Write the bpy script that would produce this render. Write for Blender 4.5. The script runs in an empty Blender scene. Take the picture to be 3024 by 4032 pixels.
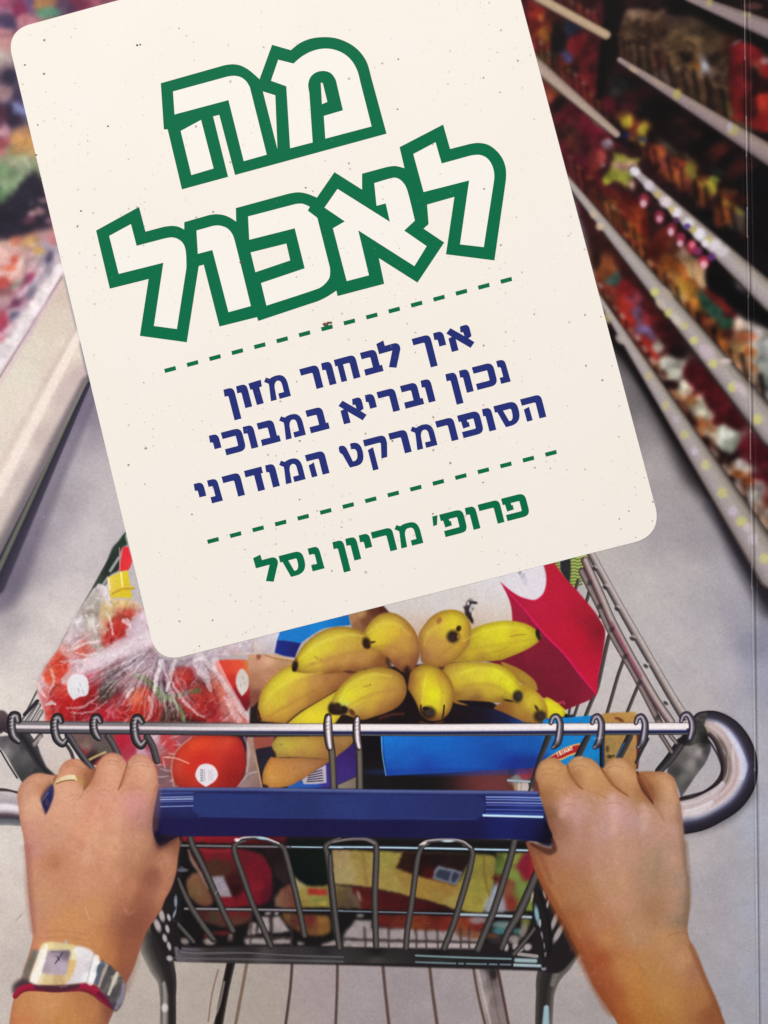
import bpy, bmesh, math
from mathutils import Vector
from mathutils.geometry import tessellate_polygon

# ---------------------------------------------------------------- camera, world, lamps, exposure
scene = bpy.context.scene
UNIT = 5.0e-5                       # metres on the cover per cover coordinate (the cover picture is 3024 x 4032)
COVER_Z = 0.0212                    # the cover's face above the table
def WX(x): return (x - 1512.0) * UNIT
def WY(y): return -(y - 2016.0) * UNIT
cam_d = bpy.data.cameras.new("camera"); cam = bpy.data.objects.new("camera", cam_d)
scene.collection.objects.link(cam); scene.camera = cam
CAM_H = 0.30
cam.location = (0, 0, COVER_Z + CAM_H); cam.rotation_euler = (0, 0, 0)
cam_d.sensor_fit = 'VERTICAL'; cam_d.sensor_height = 24.0; cam_d.lens = 24.0 * CAM_H / (4032 * UNIT)
cam_d.clip_start = 0.01; cam_d.clip_end = 50
world = bpy.data.worlds.new("World"); scene.world = world; world.use_nodes = True
bg = world.node_tree.nodes['Background']; bg.inputs[0].default_value = (0.90, 0.93, 1.0, 1); bg.inputs[1].default_value = 0.36
def area(name, loc, target, size, power, col):
    d = bpy.data.lights.new(name, 'AREA'); d.shape = 'RECTANGLE'; d.size, d.size_y = size; d.energy = power; d.color = col
    o = bpy.data.objects.new(name, d); scene.collection.objects.link(o); o.location = loc
    o.rotation_euler = (Vector(target) - Vector(loc)).to_track_quat('-Z', 'Y').to_euler(); return o
area("window_light", (-0.45, 1.35, 1.35), (-0.01, 0.02, 0.02), (1.2, 0.9), 41.0, (1.0, 0.955, 0.90))
scene.view_settings.view_transform = 'Standard'; scene.view_settings.look = 'None'
scene.view_settings.exposure = 0.0; scene.view_settings.gamma = 1.0
scene.cycles.use_denoising = True

VERBOSE = False
# ---------------------------------------------------------------- ink painter (numpy): the printed picture of the cover
import numpy as np, math
K = 0.5; CW, CH = 1512, 2016
IMG = np.zeros((CH, CW, 3), np.float32)
REG = []                                        # printed figures that become parts: name, label, outline, holes
TILES = {'A': (0, 0, 1.659), 'B': (1000, 0, 1.659), 'C': (2024, 0, 1.659), 'D': (0, 1000, 1.659), 'E': (1000, 1000, 1.659),
         'F': (2024, 1000, 1.659), 'G': (0, 2000, 1.659), 'H': (1000, 2000, 1.659), 'I': (2024, 2000, 1.659),
         'J': (0, 3032, 1.659), 'K': (1000, 3032, 1.659), 'L': (2024, 3032, 1.659), 'M': (0, 2750, 2.07375),
         'N': (2000, 2750, 1.659), 'O': (0, 3550, 2.765), 'Q': (900, 2750, 2.07375), 'R': (550, 3250, 2.07375),
         'U': (1300, 3250, 1.659), 'V': (0, 2100, 1.659), 'W': (1800, 2150, 1.659), 'S': (0, 0, 1.0),
         'a': (600, 100, 1.659), 'b': (350, 700, 1.659), 'c': (1100, 450, 1.659)}
rng = np.random.default_rng(7)

def hexc(h):
    return np.array([int(h[i:i + 2], 16) for i in (0, 2, 4)], np.float32) / 255.0

def T(spec):
    """'G 10,20 30,40* H 5,6' -> cover coordinates; a letter changes the tile, * marks a sharp corner"""
    pts, sharp, t = [], [], TILES['S']
    for w in spec.split():
        if w in TILES:
            t = TILES[w]; continue
        s = w.endswith('*'); w = w.rstrip('*')
        x, y = w.split(',')
        pts.append((t[0] + float(x) / t[2], t[1] + float(y) / t[2])); sharp.append(s)
    return np.array(pts, np.float64), sharp

def curve(pts, sharp=None, closed=True, n=6):
    N = len(pts); out = []
    sharp = sharp or [False] * N
    tan = np.zeros_like(pts)
    for i in range(N):
        if sharp[i]: continue
        a = pts[(i - 1) % N] if closed or i > 0 else pts[i]
        b = pts[(i + 1) % N] if closed or i < N - 1 else pts[i]
        tan[i] = (b - a) / 2
    for i in range(N if closed else N - 1):
        j = (i + 1) % N
        if sharp[i] and sharp[j]:
            out.append(pts[i]); continue
        L = np.linalg.norm(pts[j] - pts[i])
        ti, tj = tan[i].copy(), tan[j].copy()
        for t_ in (ti, tj):
            l = np.linalg.norm(t_)
            if l > L: t_ *= L / l
        for k in range(n):
            u = k / n
            out.append((2*u**3 - 3*u**2 + 1) * pts[i] + (u**3 - 2*u**2 + u) * ti + (-2*u**3 + 3*u**2) * pts[j] + (u**3 - u**2) * tj)
    if not closed: out.append(pts[-1])
    return np.array(out)

def gblur(a, s):
    """separable gaussian, sigma in canvas px"""
    if s < 0.3: return a
    if s > 6:
        h, w = a.shape[:2]
        f = int(s // 3)
        H2, W2 = -(-h // f) * f, -(-w // f) * f
        pad = [(0, H2 - h), (0, W2 - w)] + [(0, 0)] * (a.ndim - 2)
        b = np.pad(a, pad, mode='edge').reshape((H2 // f, f, W2 // f, f) + a.shape[2:]).mean((1, 3))
        b = gblur(b, s / f)
        yi = np.clip((np.arange(h) + .5) / f - .5, 0, b.shape[0] - 1); xi = np.clip((np.arange(w) + .5) / f - .5, 0, b.shape[1] - 1)
        return bilin(b, yi, xi)
    r = int(3 * s + 1); k = np.exp(-np.arange(-r, r + 1) ** 2 / (2 * s * s)); k /= k.sum(); k = k.astype(np.float32)
    for ax in (0, 1):
        p = [(0, 0)] * a.ndim; p[ax] = (r, r)
        b = np.pad(a, p, mode='edge'); o = np.zeros_like(a); n = a.shape[ax]
        for i, w in enumerate(k):
            o += w * (b[i:i + n] if ax == 0 else b[:, i:i + n])
        a = o
    return a

def bilin(b, yi, xi):
    y0 = np.floor(yi).astype(int); x0 = np.floor(xi).astype(int)
    y1 = np.minimum(y0 + 1, b.shape[0] - 1); x1 = np.minimum(x0 + 1, b.shape[1] - 1)
    fy = (yi - y0)[:, None].astype(np.float32); fx = (xi - x0)[None, :].astype(np.float32)
    if b.ndim == 3: fy = fy[..., None]; fx = fx[..., None]
    return (b[y0][:, x0] * (1 - fy) + b[y1][:, x0] * fy) * (1 - fx) + (b[y0][:, x1] * (1 - fy) + b[y1][:, x1] * fy) * fx

def vnoise(h, w, cell, seed=0, oct=1):
    r = np.random.default_rng(seed); out = np.zeros((h, w), np.float32); amp = 1.0; tot = 0
    for o in range(oct):
        g = r.random((int(h / cell) + 3, int(w / cell) + 3)).astype(np.float32)
        yi = np.arange(h) / cell; xi = np.arange(w) / cell
        sm = lambda v: np.floor(v) + (lambda f: f * f * (3 - 2 * f))(v - np.floor(v))
        out += amp * bilin(g, sm(yi), sm(xi)); tot += amp; amp *= .55; cell = max(cell / 2, 1.0)
    return out / tot - .5

def box(pts, pad):
    x0 = int(max(0, pts[:, 0].min() * K - pad)); x1 = int(min(CW, pts[:, 0].max() * K + pad + 2))
    y0 = int(max(0, pts[:, 1].min() * K - pad)); y1 = int(min(CH, pts[:, 1].max() * K + pad + 2))
    return x0, y0, x1, y1

def cover_mask(poly, b):
    x0, y0, x1, y1 = b; h, w = y1 - y0, x1 - x0
    P = poly * K; Q = np.roll(P, -1, 0); SS = 3
    ys = y0 + (np.arange(h * SS) + .5) / SS
    ya, yb = P[:, 1], Q[:, 1]
    lo, hi = np.minimum(ya, yb), np.maximum(ya, yb)
    hit = (ys[:, None] >= lo[None]) & (ys[:, None] < hi[None])
    dy = np.where(yb == ya, 1, yb - ya)
    xs = P[:, 0][None] + (ys[:, None] - ya[None]) * ((Q[:, 0] - P[:, 0]) / dy)[None]
    xs = np.where(hit, xs, 1e9); xs.sort(1)
    m = int(hit.sum(1).max()) if len(hit) else 0
    cov = np.zeros((h * SS, w), np.float32); px = x0 + np.arange(w) + 1
    for k in range(0, m - 1, 2):
        a = xs[:, k:k + 1]; c = xs[:, k + 1:k + 2]
        cov += np.clip(px[None] - a, 0, 1) - np.clip(px[None] - c, 0, 1)
    return cov.reshape(h, SS, w).mean(1)

def field(b, spec, soft=45.0, power=1.6):
    """smooth colour field through 'x,y:hex' samples (tiles as in T)"""
    x0, y0, x1, y1 = b; cs, cc, t = [], [], TILES['S']
    for w in spec.split():
        if w in TILES: t = TILES[w]; continue
        p, h = w.split(':'); x, y = p.split(',')
        cs.append((t[0] + float(x) / t[2], t[1] + float(y) / t[2])); cc.append(hexc(h))
    st = 3 if (x1 - x0) * (y1 - y0) > 40000 else 1
    X = (np.arange(x0, x1 + st, st) + .5) / K; Y = (np.arange(y0, y1 + st, st) + .5) / K
    num = np.zeros((len(Y), len(X), 3), np.float32); den = np.zeros((len(Y), len(X)), np.float32)
    for (cx, cy), c in zip(cs, cc):
        w = (1.0 / ((X[None] - cx) ** 2 + (Y[:, None] - cy) ** 2 + soft * soft) ** power).astype(np.float32)
        w *= 1e6
        num += w[..., None] * c; den += w
    f = num / den[..., None]
    if st > 1:
        f = bilin(f, np.arange(y1 - y0) / st, np.arange(x1 - x0) / st)
    return f[:y1 - y0, :x1 - x0]

def comp(b, a, col):
    x0, y0, x1, y1 = b
    r = IMG[y0:y1, x0:x1]
    r += (col - r) * a[..., None]

def fill(spec, col, soft=1.5, smooth=True, alpha=1.0, rim=None, noise=None, fs=45.0, fp=1.6, name=None, label=None, hole=None):
    """rim=(hex, width, strength) darkens towards the outline as ink does at a turning form; noise=(cell, amount)"""
    pts, sh = T(spec); poly = curve(pts, sh) if smooth else pts
    b = box(poly, soft * K * 3 + 1)
    if b[2] <= b[0] or b[3] <= b[1]: return
    m = cover_mask(poly, b)
    if hole is not None:
        hp, hs = T(hole); hp = curve(hp, hs); m = m * (1 - cover_mask(hp, b))
    c = field(b, col, fs, fp) if ':' in col else np.broadcast_to(hexc(col), m.shape + (3,)).copy()
    if rim:
        for rh, rw, rs in ([rim] if isinstance(rim[0], str) else rim):
            e = np.clip((1 - gblur(m, rw * K)) * 2, 0, 1) ** 1.3 * rs
            c = c + (hexc(rh) - c) * e[..., None]
    if noise:
        n = vnoise(m.shape[0], m.shape[1], noise[0] * K, len(spec), 3)
        c = c * (1 + noise[1] * 2 * n[..., None])
    comp(b, gblur(m, soft * K) * alpha, np.clip(c, 0, 1))
    if name: REG.append((name, label, poly, None))

def tube(spec, r, prof, soft=1.2, smooth=True, alpha=1.0, name=None, label=None, n=8, fade=None):
    """a bar or wire seen from the side: colour runs across it; r is one radius or one per point; prof 'pos:hex ...' from -1 to 1"""
    pts, sh = T(spec)
    rr = np.array(r if hasattr(r, '__len__') else [r] * len(pts), float)
    if smooth and len(pts) > 2:
        q = curve(pts, sh, False, n)
        ti = np.concatenate([np.arange(len(q) - 1) / n, [len(pts) - 1]]) if len(q) == (len(pts) - 1) * n + 1 else np.linspace(0, len(pts) - 1, len(q))
        rr = np.interp(ti, np.arange(len(pts)), rr); pts = q
    R = rr.max(); b = box(pts, R * K + soft * K * 3 + 2)
    x0, y0, x1, y1 = b
    if x1 <= x0 or y1 <= y0: return
    X = ((np.arange(x0, x1) + .5) / K)[None]; Y = ((np.arange(y0, y1) + .5) / K)[:, None]
    best = np.full((y1 - y0, x1 - x0), 1e9); sd = np.zeros_like(best)
    for i in range(len(pts) - 1):
        p, d = pts[i], pts[i + 1] - pts[i]; L2 = (d ** 2).sum() + 1e-9
        t = np.clip(((X - p[0]) * d[0] + (Y - p[1]) * d[1]) / L2, 0, 1)
        ex, ey = X - p[0] - t * d[0], Y - p[1] - t * d[1]
        rad = rr[i] + t * (rr[i + 1] - rr[i])
        q = np.hypot(ex, ey) / rad
        s = np.sign(d[0] * ey - d[1] * ex)
        u = q < best
        best = np.where(u, q, best); sd = np.where(u, q * s, sd)
    st = [(float(a), hexc(h)) for a, h in (w.split(':') for w in prof.split())] if ':' in prof else [(0, hexc(prof))]
    xs = [a for a, _ in st]
    c = np.stack([np.interp(sd, xs, [h[k] for _, h in st]) for k in range(3)], -1).astype(np.float32)
    w = max(soft, .8) / max(R, 1)
    a = np.clip((1 + w - best) / (2 * w), 0, 1); a = a * a * (3 - 2 * a)
    if fade:                                # fade=(x0, x1): comes in between the two
        f = np.clip((X - fade[0]) / (fade[1] - fade[0]), 0, 1); a = a * f
    comp(b, (a * alpha).astype(np.float32), c)
    if name:
        d = np.gradient(pts, axis=0); nrm = np.stack([-d[:, 1], d[:, 0]], 1) / (np.hypot(d[:, 0], d[:, 1])[:, None] + 1e-9)
        REG.append((name, label, np.concatenate([pts + nrm * rr[:, None], (pts - nrm * rr[:, None])[::-1]]), None))

def blob(spec, alpha=.9):
    """soft spots 'x,y,rx,ry,rot:hex ...' (radii in tile px)"""
    t = TILES['S']
    for w in spec.split():
        if w in TILES: t = TILES[w]; continue
        g, h = w.split(':'); v = [float(q) for q in g.split(',')]
        x, y = t[0] + v[0] / t[2], t[1] + v[1] / t[2]; rx = v[2] / t[2]; ry = (v[3] if len(v) > 3 else v[2]) / t[2]
        ro = math.radians(v[4]) if len(v) > 4 else 0
        R = max(rx, ry) * 1.7
        b = box(np.array([(x - R, y - R), (x + R, y + R)]), 1)
        if b[2] <= b[0] or b[3] <= b[1]: continue
        X = ((np.arange(b[0], b[2]) + .5) / K - x)[None]; Y = ((np.arange(b[1], b[3]) + .5) / K - y)[:, None]
        u = (X * math.cos(ro) + Y * math.sin(ro)) / rx; q = (-X * math.sin(ro) + Y * math.cos(ro)) / ry
        a = np.clip(1.5 - (u * u + q * q) ** .5, 0, 1); a = a * a * (3 - 2 * a)
        comp(b, (a * alpha).astype(np.float32), hexc(h))

def region(spec, name, label=None, smooth=True):
    pts, sh = T(spec); REG.append((name, label, curve(pts, sh) if smooth else pts, None))

def blur_region(spec, s, feather=30):
    pts, sh = T(spec); b = box(pts, (s + feather) * K * 2)
    m = gblur(cover_mask(pts, b), feather * K)
    x0, y0, x1, y1 = b
    comp(b, m, gblur(IMG[y0:y1, x0:x1].copy(), s * K))

def warp_region(spec, amp, cell, blur, feather=14, tone=(1, 1), seed=4, grain=0.0, gcell=12, hf=.3):
    """break up a painted area: wander its edges, soften, set saturation and strength of the ink"""
    pts, sh = T(spec); b = box(pts, 40); x0, y0, x1, y1 = b; h, w = y1 - y0, x1 - x0
    m = gblur(cover_mask(pts, b), feather * K)
    nx = (vnoise(h, w, cell * K, seed, 3) + hf * vnoise(h, w, cell * K / 4, seed + 5, 2)) * 2 * amp * K
    ny = (vnoise(h, w, cell * K, seed + 1, 3) + hf * vnoise(h, w, cell * K / 4, seed + 6, 2)) * 2 * amp * K
    Y, X = np.mgrid[0:h, 0:w].astype(np.float32)
    X = np.clip(X + nx, 0, w - 1.001); Y = np.clip(Y + ny, 0, h - 1.001)
    xi = X.astype(int); yi = Y.astype(int); fx = (X - xi)[..., None]; fy = (Y - yi)[..., None]
    a = IMG[y0:y1, x0:x1]; xj = np.minimum(xi + 1, w - 1); yj = np.minimum(yi + 1, h - 1)
    o = (a[yi, xi] * (1 - fx) + a[yi, xj] * fx) * (1 - fy) + (a[yj, xi] * (1 - fx) + a[yj, xj] * fx) * fy
    g = o.mean(2, keepdims=True)
    o = g + (o - g) * tone[0]
    if grain: o = o * (1 + grain * 2 * vnoise(h, w, gcell * K, seed + 9, 3)[..., None])
    if len(tone) > 2: o = np.clip(o, 0, 1) ** tone[2]
    o = gblur(o, blur * K) * tone[1]
    comp(b, m, o)

def crinkle(spec, amount, cell, seed=1, feather=6, dark=.35, stretch=(1, 1), rot=0):
    """fine folds of clear film: bright and dark ridge lines of a noise field"""
    pts, sh = T(spec); poly = curve(pts, sh); b = box(poly, 10); x0, y0, x1, y1 = b; h, w = y1 - y0, x1 - x0
    m = gblur(cover_mask(poly, b), feather * K)
    S_ = int(max(h, w) * 1.5)
    n = vnoise(S_, S_, cell * K, seed, 3)
    Y, X = np.mgrid[0:h, 0:w].astype(np.float32); c, s = math.cos(math.radians(rot)), math.sin(math.radians(rot))
    u = ((X - w / 2) * c + (Y - h / 2) * s) / stretch[0] + S_ / 2; v = (-(X - w / 2) * s + (Y - h / 2) * c) / stretch[1] + S_ / 2
    n = n[np.clip(v, 0, S_ - 1).astype(int), np.clip(u, 0, S_ - 1).astype(int)]
    n = gblur(n, .7)
    hi = np.clip(1 - np.abs(n) * 26, 0, 1) ** 1.5; lo = np.clip(1 - np.abs(n - .07) * 26, 0, 1) ** 1.5
    pat = vnoise(h, w, 60 * K, seed + 3, 2) + .5
    comp(b, (m * gblur(lo, .8) * dark * pat).astype(np.float32), hexc('3c2028'))
    comp(b, (m * gblur(hi, .8) * amount * pat * 1.4).astype(np.float32), hexc('fbf2f6'))
# ---------------------------------------------------------------- the printed picture, back to front
def paint_floor():
    b = (0, 0, CW, CH)
    IMG[:] = field(b, "G 30,300:4a4458 60,480:6a6274 150,330:88808e 250,200:968c9a 420,60:a8a0ac 350,330:b8aeb6 520,250:c8bec4 600,120:c8c0c6 450,520:cfc6c8 250,620:d0c6c8 80,760:a8a0a8 30,900:c0b6ba 200,900:d8cfce 350,700:d8cdce 100,1150:ded4d2 20,1200:d8cfcc "
        "D 600,1050:847c8e 560,1250:a39aa6 480,1450:a8a0ac 620,1400:bcb4ba 700,1600:c2babf 400,1640:989098 "
        "J 60,500:d6ccca 60,750:cfc4c0 80,1000:cbbfba 50,1300:c3b7b3 1000,1400:b8aca6 1250,1500:b0a49c "
        "K 100,1500:a79c96 400,1400:a4979a 700,1450:a0949a 1000,1500:9c9096 1300,1500:a0949a L 350,1450:a9a0a2 400,1250:b0a6a6 450,1600:a49c9e "
        "F 800,1150:8e878c 900,1400:a39c9f 1100,1600:9a9398 780,1000:6a6468 "
        "I 1000,100:a09aa0 700,350:b8b1b2 900,600:bab4b6 1100,400:b2acb0 1200,200:98929a 1000,900:b7b1b5 1250,800:b2acb4 1400,500:a6a1ac 1500,700:9d9aa8 1350,1100:b2acb6 1600,900:84849a 1630,1100:9a9ab0 1200,1250:b5aeb2 1500,1400:a9a6b4 700,1250:c2babc 600,1000:c4bdc0 "
        "L 1150,550:b2aaae 1300,500:aba5ad 1300,750:a49fa8 1200,950:aaa2a8 1400,1100:a6a2ac 1250,1250:a39ea6 1450,1500:9f9ca6 1500,700:a7a5b0 1620,400:a9abbe 1620,900:a7a9bc 1620,1400:a3a4b8 1150,330:b4acb0", 60, 1.7)
    n = vnoise(CH, CW, 20, 3, 4) * .055 + vnoise(CH, CW, 60, 5, 2) * .05
    IMG[:] = IMG * (1 + n[..., None] * np.array([1, 1.05, .95], np.float32)) * np.array([1.0, 1.0, .982], np.float32)

def paint_left():
    fill("A -40,-40* 1000,-40* 1000,400* 420,1659* D 420,40* 120,400 -40,800*", "A 40,40:a06a8a 120,60:8a2a50 200,30:6a4a7a 290,20:a87048 430,60:5a3a58 520,30:7a2848 600,20:9c4860 700,10:8a4860 60,150:4a3860 170,130:c07080 40,220:b87880 30,300:c08a88 30,380:b09a98 50,450:7a6070 60,510:3a3048 30,600:9a7078 100,620:4a3a58 130,700:7a80b8 50,740:2e2840 90,800:3a2c44 30,850:c890a0 130,900:c08858 20,920:a04050 180,960:c89a60 60,1000:8a9468 140,1040:a8b088 60,1060:a8a088 30,1120:7a9468 170,1100:8a9a78 40,1200:88a078 120,1160:708060 10,1280:60805a 200,1250:2c2838 100,1350:282434 30,1450:24202e 280,1330:5a3848 240,1400:a87880 190,1440:6a3848 20,1600:d8a090 100,1580:d88878 220,1620:d0a058 300,1580:c09090 330,1640:a86868 D 30,30:e0a09a 100,80:d88870 200,60:b88890", fs=14, fp=2.6, soft=3)
    blob("A 320,85,75,38:4f9c7c 30,20,40:a8486c 120,50,50,40:8c2450 70,145,45,40:463660 470,60,40,25,20:4a3050 560,25,45,25:6e2444 250,30,26,30:c08448 640,22,30,22:a85868 60,500,45,50:2e2840 130,720,32,50,20:7c84bc 90,790,40,26,-30:2c2438 150,925,60,36,10:d09450 40,870,36,40:c48c9c 20,950,26:98404c 90,1010,60,28:9aa070 170,1060,50,36,-40:b4b898 40,1110,50,40:74946a 100,1190,70,30,-40:8aa47c 10,1270,30,50,-50:5c8058 120,640,26,60,-25:403454 30,620,40:a07c84 0,380,60,40:b8a4a0 170,150,60,50:c07884 20,760,36,60:5c2c44 110,980,50,26:c8905c 25,1000,30,22:b85c68", .85)
    fill("A 230,1095* 150,1200 60,1290 -30,1350* -30,1560* 120,1560 220,1500 345,1500* 300,1300*", "292434", soft=10)
    blob("A 245,1390,42,26,-15:b48088 200,1400,28,20,-30:c89098 190,1440,40,24:68384a 285,1310,30,20:8a6474 210,1330,18:5a4a60 310,1440,30,20:8a5c74 60,1420,60,30:1e1c28", .8)
    fill("D -30,-60* 390,-60* 410,130 300,310 150,560 -30,800* -30,200*", "D 30,30:e4b0ac 100,80:e0a090 200,100:c89ca4 330,60:8a8094 40,250:b88890 120,300:c88ca0 40,420:c87890 120,420:9890a8 20,560:e0b0c4 20,660:ecd4de 250,200:b0a4b4 360,60:cabac4", fs=16, fp=2.4, soft=5)
    blob("A 30,1590,60,26:d8a898 100,1570,40,30:e07858 180,1600,50,24:e8b070 250,1640,36,22:d8a040 300,1600,30,30:b09cb0 340,1560,26,40:c87880 D 40,20,60,22:e8b4a8 90,30,30,20:cc3a30 60,85,55,24:e46040 20,190,70,45,-10:d03c34 110,90,16,60,25:f0d8dc 40,250,60,22:8a5058 100,310,60,24,-50:581c40 180,180,22,60,40:8a2850 150,240,14,60,40:f0d4e0 60,380,14,50,40:f0dce8 190,150,30,16,-40:a83060 100,420,36,46,-30:4c506c 200,260,40,30,-40:66607c 250,130,12,70,35:ecd0dc 10,440,40,60:b02c48 40,500,14,80,40:f0c8dc 10,560,20,50,40:d83048 280,60,12,60,30:d8c4d0 320,20,24,40,30:4c3c5c 240,40,10,50,30:e8d8c8 120,190,10,50,40:78a080 60,160,30,8,30:f0b8a0 140,60,8,50,20:e8e0c8 30,130,30,14:f0c4b8 20,330,30,16,-20:c0a0a0 160,340,16,36,40:c8b4c4", .8)
    n0 = rng.integers(0, 99)
    tube("D 392,92 -30,745", [24, 46], "-1:d8c8d0 -.3:f2e6ea .5:ecdfe2 1:c8b4bc", soft=7)
    fill("D 408,120* 572,822* G -40,487* D -40,2400* -40,830* 60,700 180,540 300,330*", "D 400,250:cfbdb0 450,450:d6c8bc 330,450:d4c8b8 200,620:d8cfc0 100,800:dcd4c6 20,1000:ddd3c6 20,1300:d8ccc2 480,620:e0d4c6 420,720:dacabf 500,800:c6b2b0 450,950:cab9b4 300,1200:c6b6b0 200,1000:e0d2c8 100,1250:ddcfc6 20,1350:ead9d0 150,1450:c8b9b4 30,1600:d0c2ba G 60,100:cabdb6 10,250:c2b4ac 120,60:c2b4b0", fs=30, fp=2, soft=4)
    tube("D 404,152 -30,850", 5, "9c848e", soft=4, alpha=.8)
    tube("D 398,196 -30,895", 9, "d8bcc0", soft=6, alpha=.6)
    tube("D 600,368 -30,1545", [14, 32], "f0e2d8", soft=14, alpha=.8)
    tube("D 580,320 -30,1450", [8, 16], "c8b8ac", soft=12, alpha=.5)
    tube("D 590,860 G -20,540", [40, 86], "-1:5c5468 -.4:6c6478 .2:585064 1:302a38", soft=30, alpha=.6)
    tube("D 582,845 G -30,505", [7, 38], "-1:403a4c .2:2c2834 1:34343c", soft=8, alpha=.95)
    tube("D 562,830 G -20,430", [4, 9], "7a7c6c", soft=5, alpha=.7)
    warp_region("A -40,-40* 900,-40* 60,260* D 380,20* 300,330* 0,760* -40,800*", 12, 50, 7, 14, (.85, .95), 14, .22, 20, .5)
    region("D -60,-60* 390,-60* 572,822* 190,1659* G 0,400* -60,500*", "display_case", "cream freezer case with packed produce printed at the left edge", False)

def paint_shelves():
    fill("C -30,-40* 1800,-40* F 1800,700* 1640,480 1500,230 1450,120* 1450,1700* I 1340,0* F 1180,1330 900,960 740,640 600,520* C 500,1659* 0,0*", "F 1000,900:3a1c1c C 600,600:38181c 100,300:5a2430 1300,300:2c1c1c 1500,1500:1c161a F 700,300:5a2420 1500,800:2a2020 C 300,1100:5c2430", fs=40, soft=8)
    # upper left stock and post
    fill("C 0,-40* 520,-40* 600,230 560,480 500,760 350,620 150,440 60,150*", "C 60,30:6a2030 120,60:a02c28 200,60:5a2020 150,150:902820 190,260:b07028 130,290:b02830 230,200:904020 280,200:2c1818 350,60:5a2028 450,30:50202c 300,250:241c24 380,190:303448 430,260:7a2028 380,300:a02830 340,370:505080 300,300:2a1c22 420,400:903028 500,350:702028 480,480:80202c 520,280:601c24 350,440:a04030 450,560:a02830 500,620:602028 250,430:6a4030 190,390:887838 560,60:6a2838", fs=12, fp=2.4, soft=5)
    blob("C 150,60,60,50:a83024 190,220,26,50:c07c30 130,290,40,46:b42834 70,80,26,80:701c2c 60,170,20,40:381820 210,310,30,40:a03820 280,240,40,90:221418 380,190,50,26:2c3454 420,290,40,80,10:8c1c28 360,380,26,22,30:585c94 300,400,30,40:883024 470,380,50,80:701c24 390,460,40,60:2a1418 440,540,60,60:a42c30 500,620,40,50:9c2830 250,320,18,90:1c1218 520,440,30,40:50181c 400,60,80,40,25:6c2028 500,20,60,40:40181c 580,60,40,50:782838 640,40,30:2c1818 180,120,22,26:d07838 190,380,36,26:948040", .8)
    fill("C 575,-40* 700,-40* 690,250 640,420 600,560 560,720 540,640 560,400 600,200*", "1c1414", soft=9)
    tube("C 590,160 560,600", 10, "121010", soft=7)
    # cookies shelf (brown bags)
    fill("C 720,90 760,50 860,60 1000,90 1200,110 1420,210 1500,270 1659,360* 1659,840* 1500,860 1300,780 1100,640 900,500 720,400 690,250", "C 760,100:8c6c58 850,80:8a6450 930,90:6a4c38 1060,110:5c4440 760,200:604434 850,200:503428 950,180:503828 1060,200:6a5038 1150,200:6c5440 1260,230:503c2c 800,300:4a3024 900,320:50342a 1030,300:806040 1180,260:8a6c48 1290,290:6c5436 1030,370:8a6440 1120,380:301c18 1180,430:a06c38 1240,430:b0b0bc 950,400:5a2028 880,430:3c2820 1000,480:6c5c58 1100,500:6c5040 1220,520:5c4030 1300,400:4c3428 1380,380:483020 1200,600:6a5030 1100,600:5c4030 1300,600:402c20 1390,550:584030 1300,700:4a3424 1400,700:6a5430 1420,300:5c3020", fs=10, fp=2.4, soft=4)
    r = np.random.default_rng(11)
    for i in range(150):
        x = r.uniform(720, 1420); y = r.uniform(0, 1) * 330 + 100 + (x - 720) * .33
        c = ['8a6a4a', '3a241c', '6c4c34', '9c7850', '4a3020', '2c1a16', 'a08058'][r.integers(7)]
        blob(f"C {x:.0f},{y:.0f},{r.uniform(12,34):.0f},{r.uniform(8,20):.0f},{r.uniform(-60,60):.0f}:{c}", .45)
    blob("C 1250,430,24,26:c0c0cc 1190,440,28,30:b07434 1040,380,45,30:94704c 800,90,60,24,10:a08470 950,90,50,22,-40:907058 1120,380,26:281814 950,410,30,26:4c1820 1170,250,60,22:94744c", .8)
    # red packets at the right edge
    fill("C 1430,300 1480,270 1560,300 1659,400* 1659,860* 1600,860 1480,790 1430,700 1400,500", "C 1450,340:901c24 1500,330:a02028 1580,330:981c24 1470,450:7a1c20 1440,600:7c1c1e 1500,560:902028 1450,700:88201e 1540,700:5c181c 1560,500:3a1418 1640,420:c02c30 1620,560:401418 1640,660:c03428 1640,780:b02424 1600,450:a05040", fs=12, fp=2.4, soft=4)
    blob("C 1470,330,50,36:981c24 1570,330,50,36:a02228 1560,480,34,40:341216 1570,600,26,40:2c1014 1640,400,26,24:c8a0a0 1640,470,30,40:c02024 1630,700,30,60:c83c2c 1450,620,30,60:861c22 1460,760,36,30:942020 1520,440,20,50:701c20 1460,280,40,10,-30:a89098", .8)
    # top right rail
    fill("C 960,20* 1100,0 1280,60 1450,140 1659,240* 1659,350* 1500,260 1350,210 1200,110 1050,90", "16100f", soft=10)
    # left middle shelf strip and goods under it
    fill("C 130,400* 250,500 480,720 620,860 700,950 600,1000 560,1130 600,1230 520,1330 400,1180 330,1090*", "C 230,620:b0503c 300,680:3c1c20 400,700:6a1c30 480,820:801c38 330,780:7a2030 280,850:5a2c24 560,900:801c34 450,900:6c2430 330,950:701c34 420,1000:6a2438 600,1150:5c1820 550,1050:a03838 400,900:70342c 500,1180:80202c 380,850:5c3028", fs=14, fp=2.4, soft=6)
    blob("C 250,620,36,40:b4583c 300,660,36,30:2a161a 480,830,80,30,10:8c1838 400,720,60,40:68182c 320,900,24,40:442024 380,960,90,24,40:6c3428 420,1050,70,40,30:7c1c3c 580,1030,30,36:bc5048 470,960,40,24:581c28 520,1100,40,20,40:803028", .8)
    blob("C 560,790,44,24,30:b8a890 620,840,44,26,30:989484 520,760,20,24:9c8c78", .85)
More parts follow.
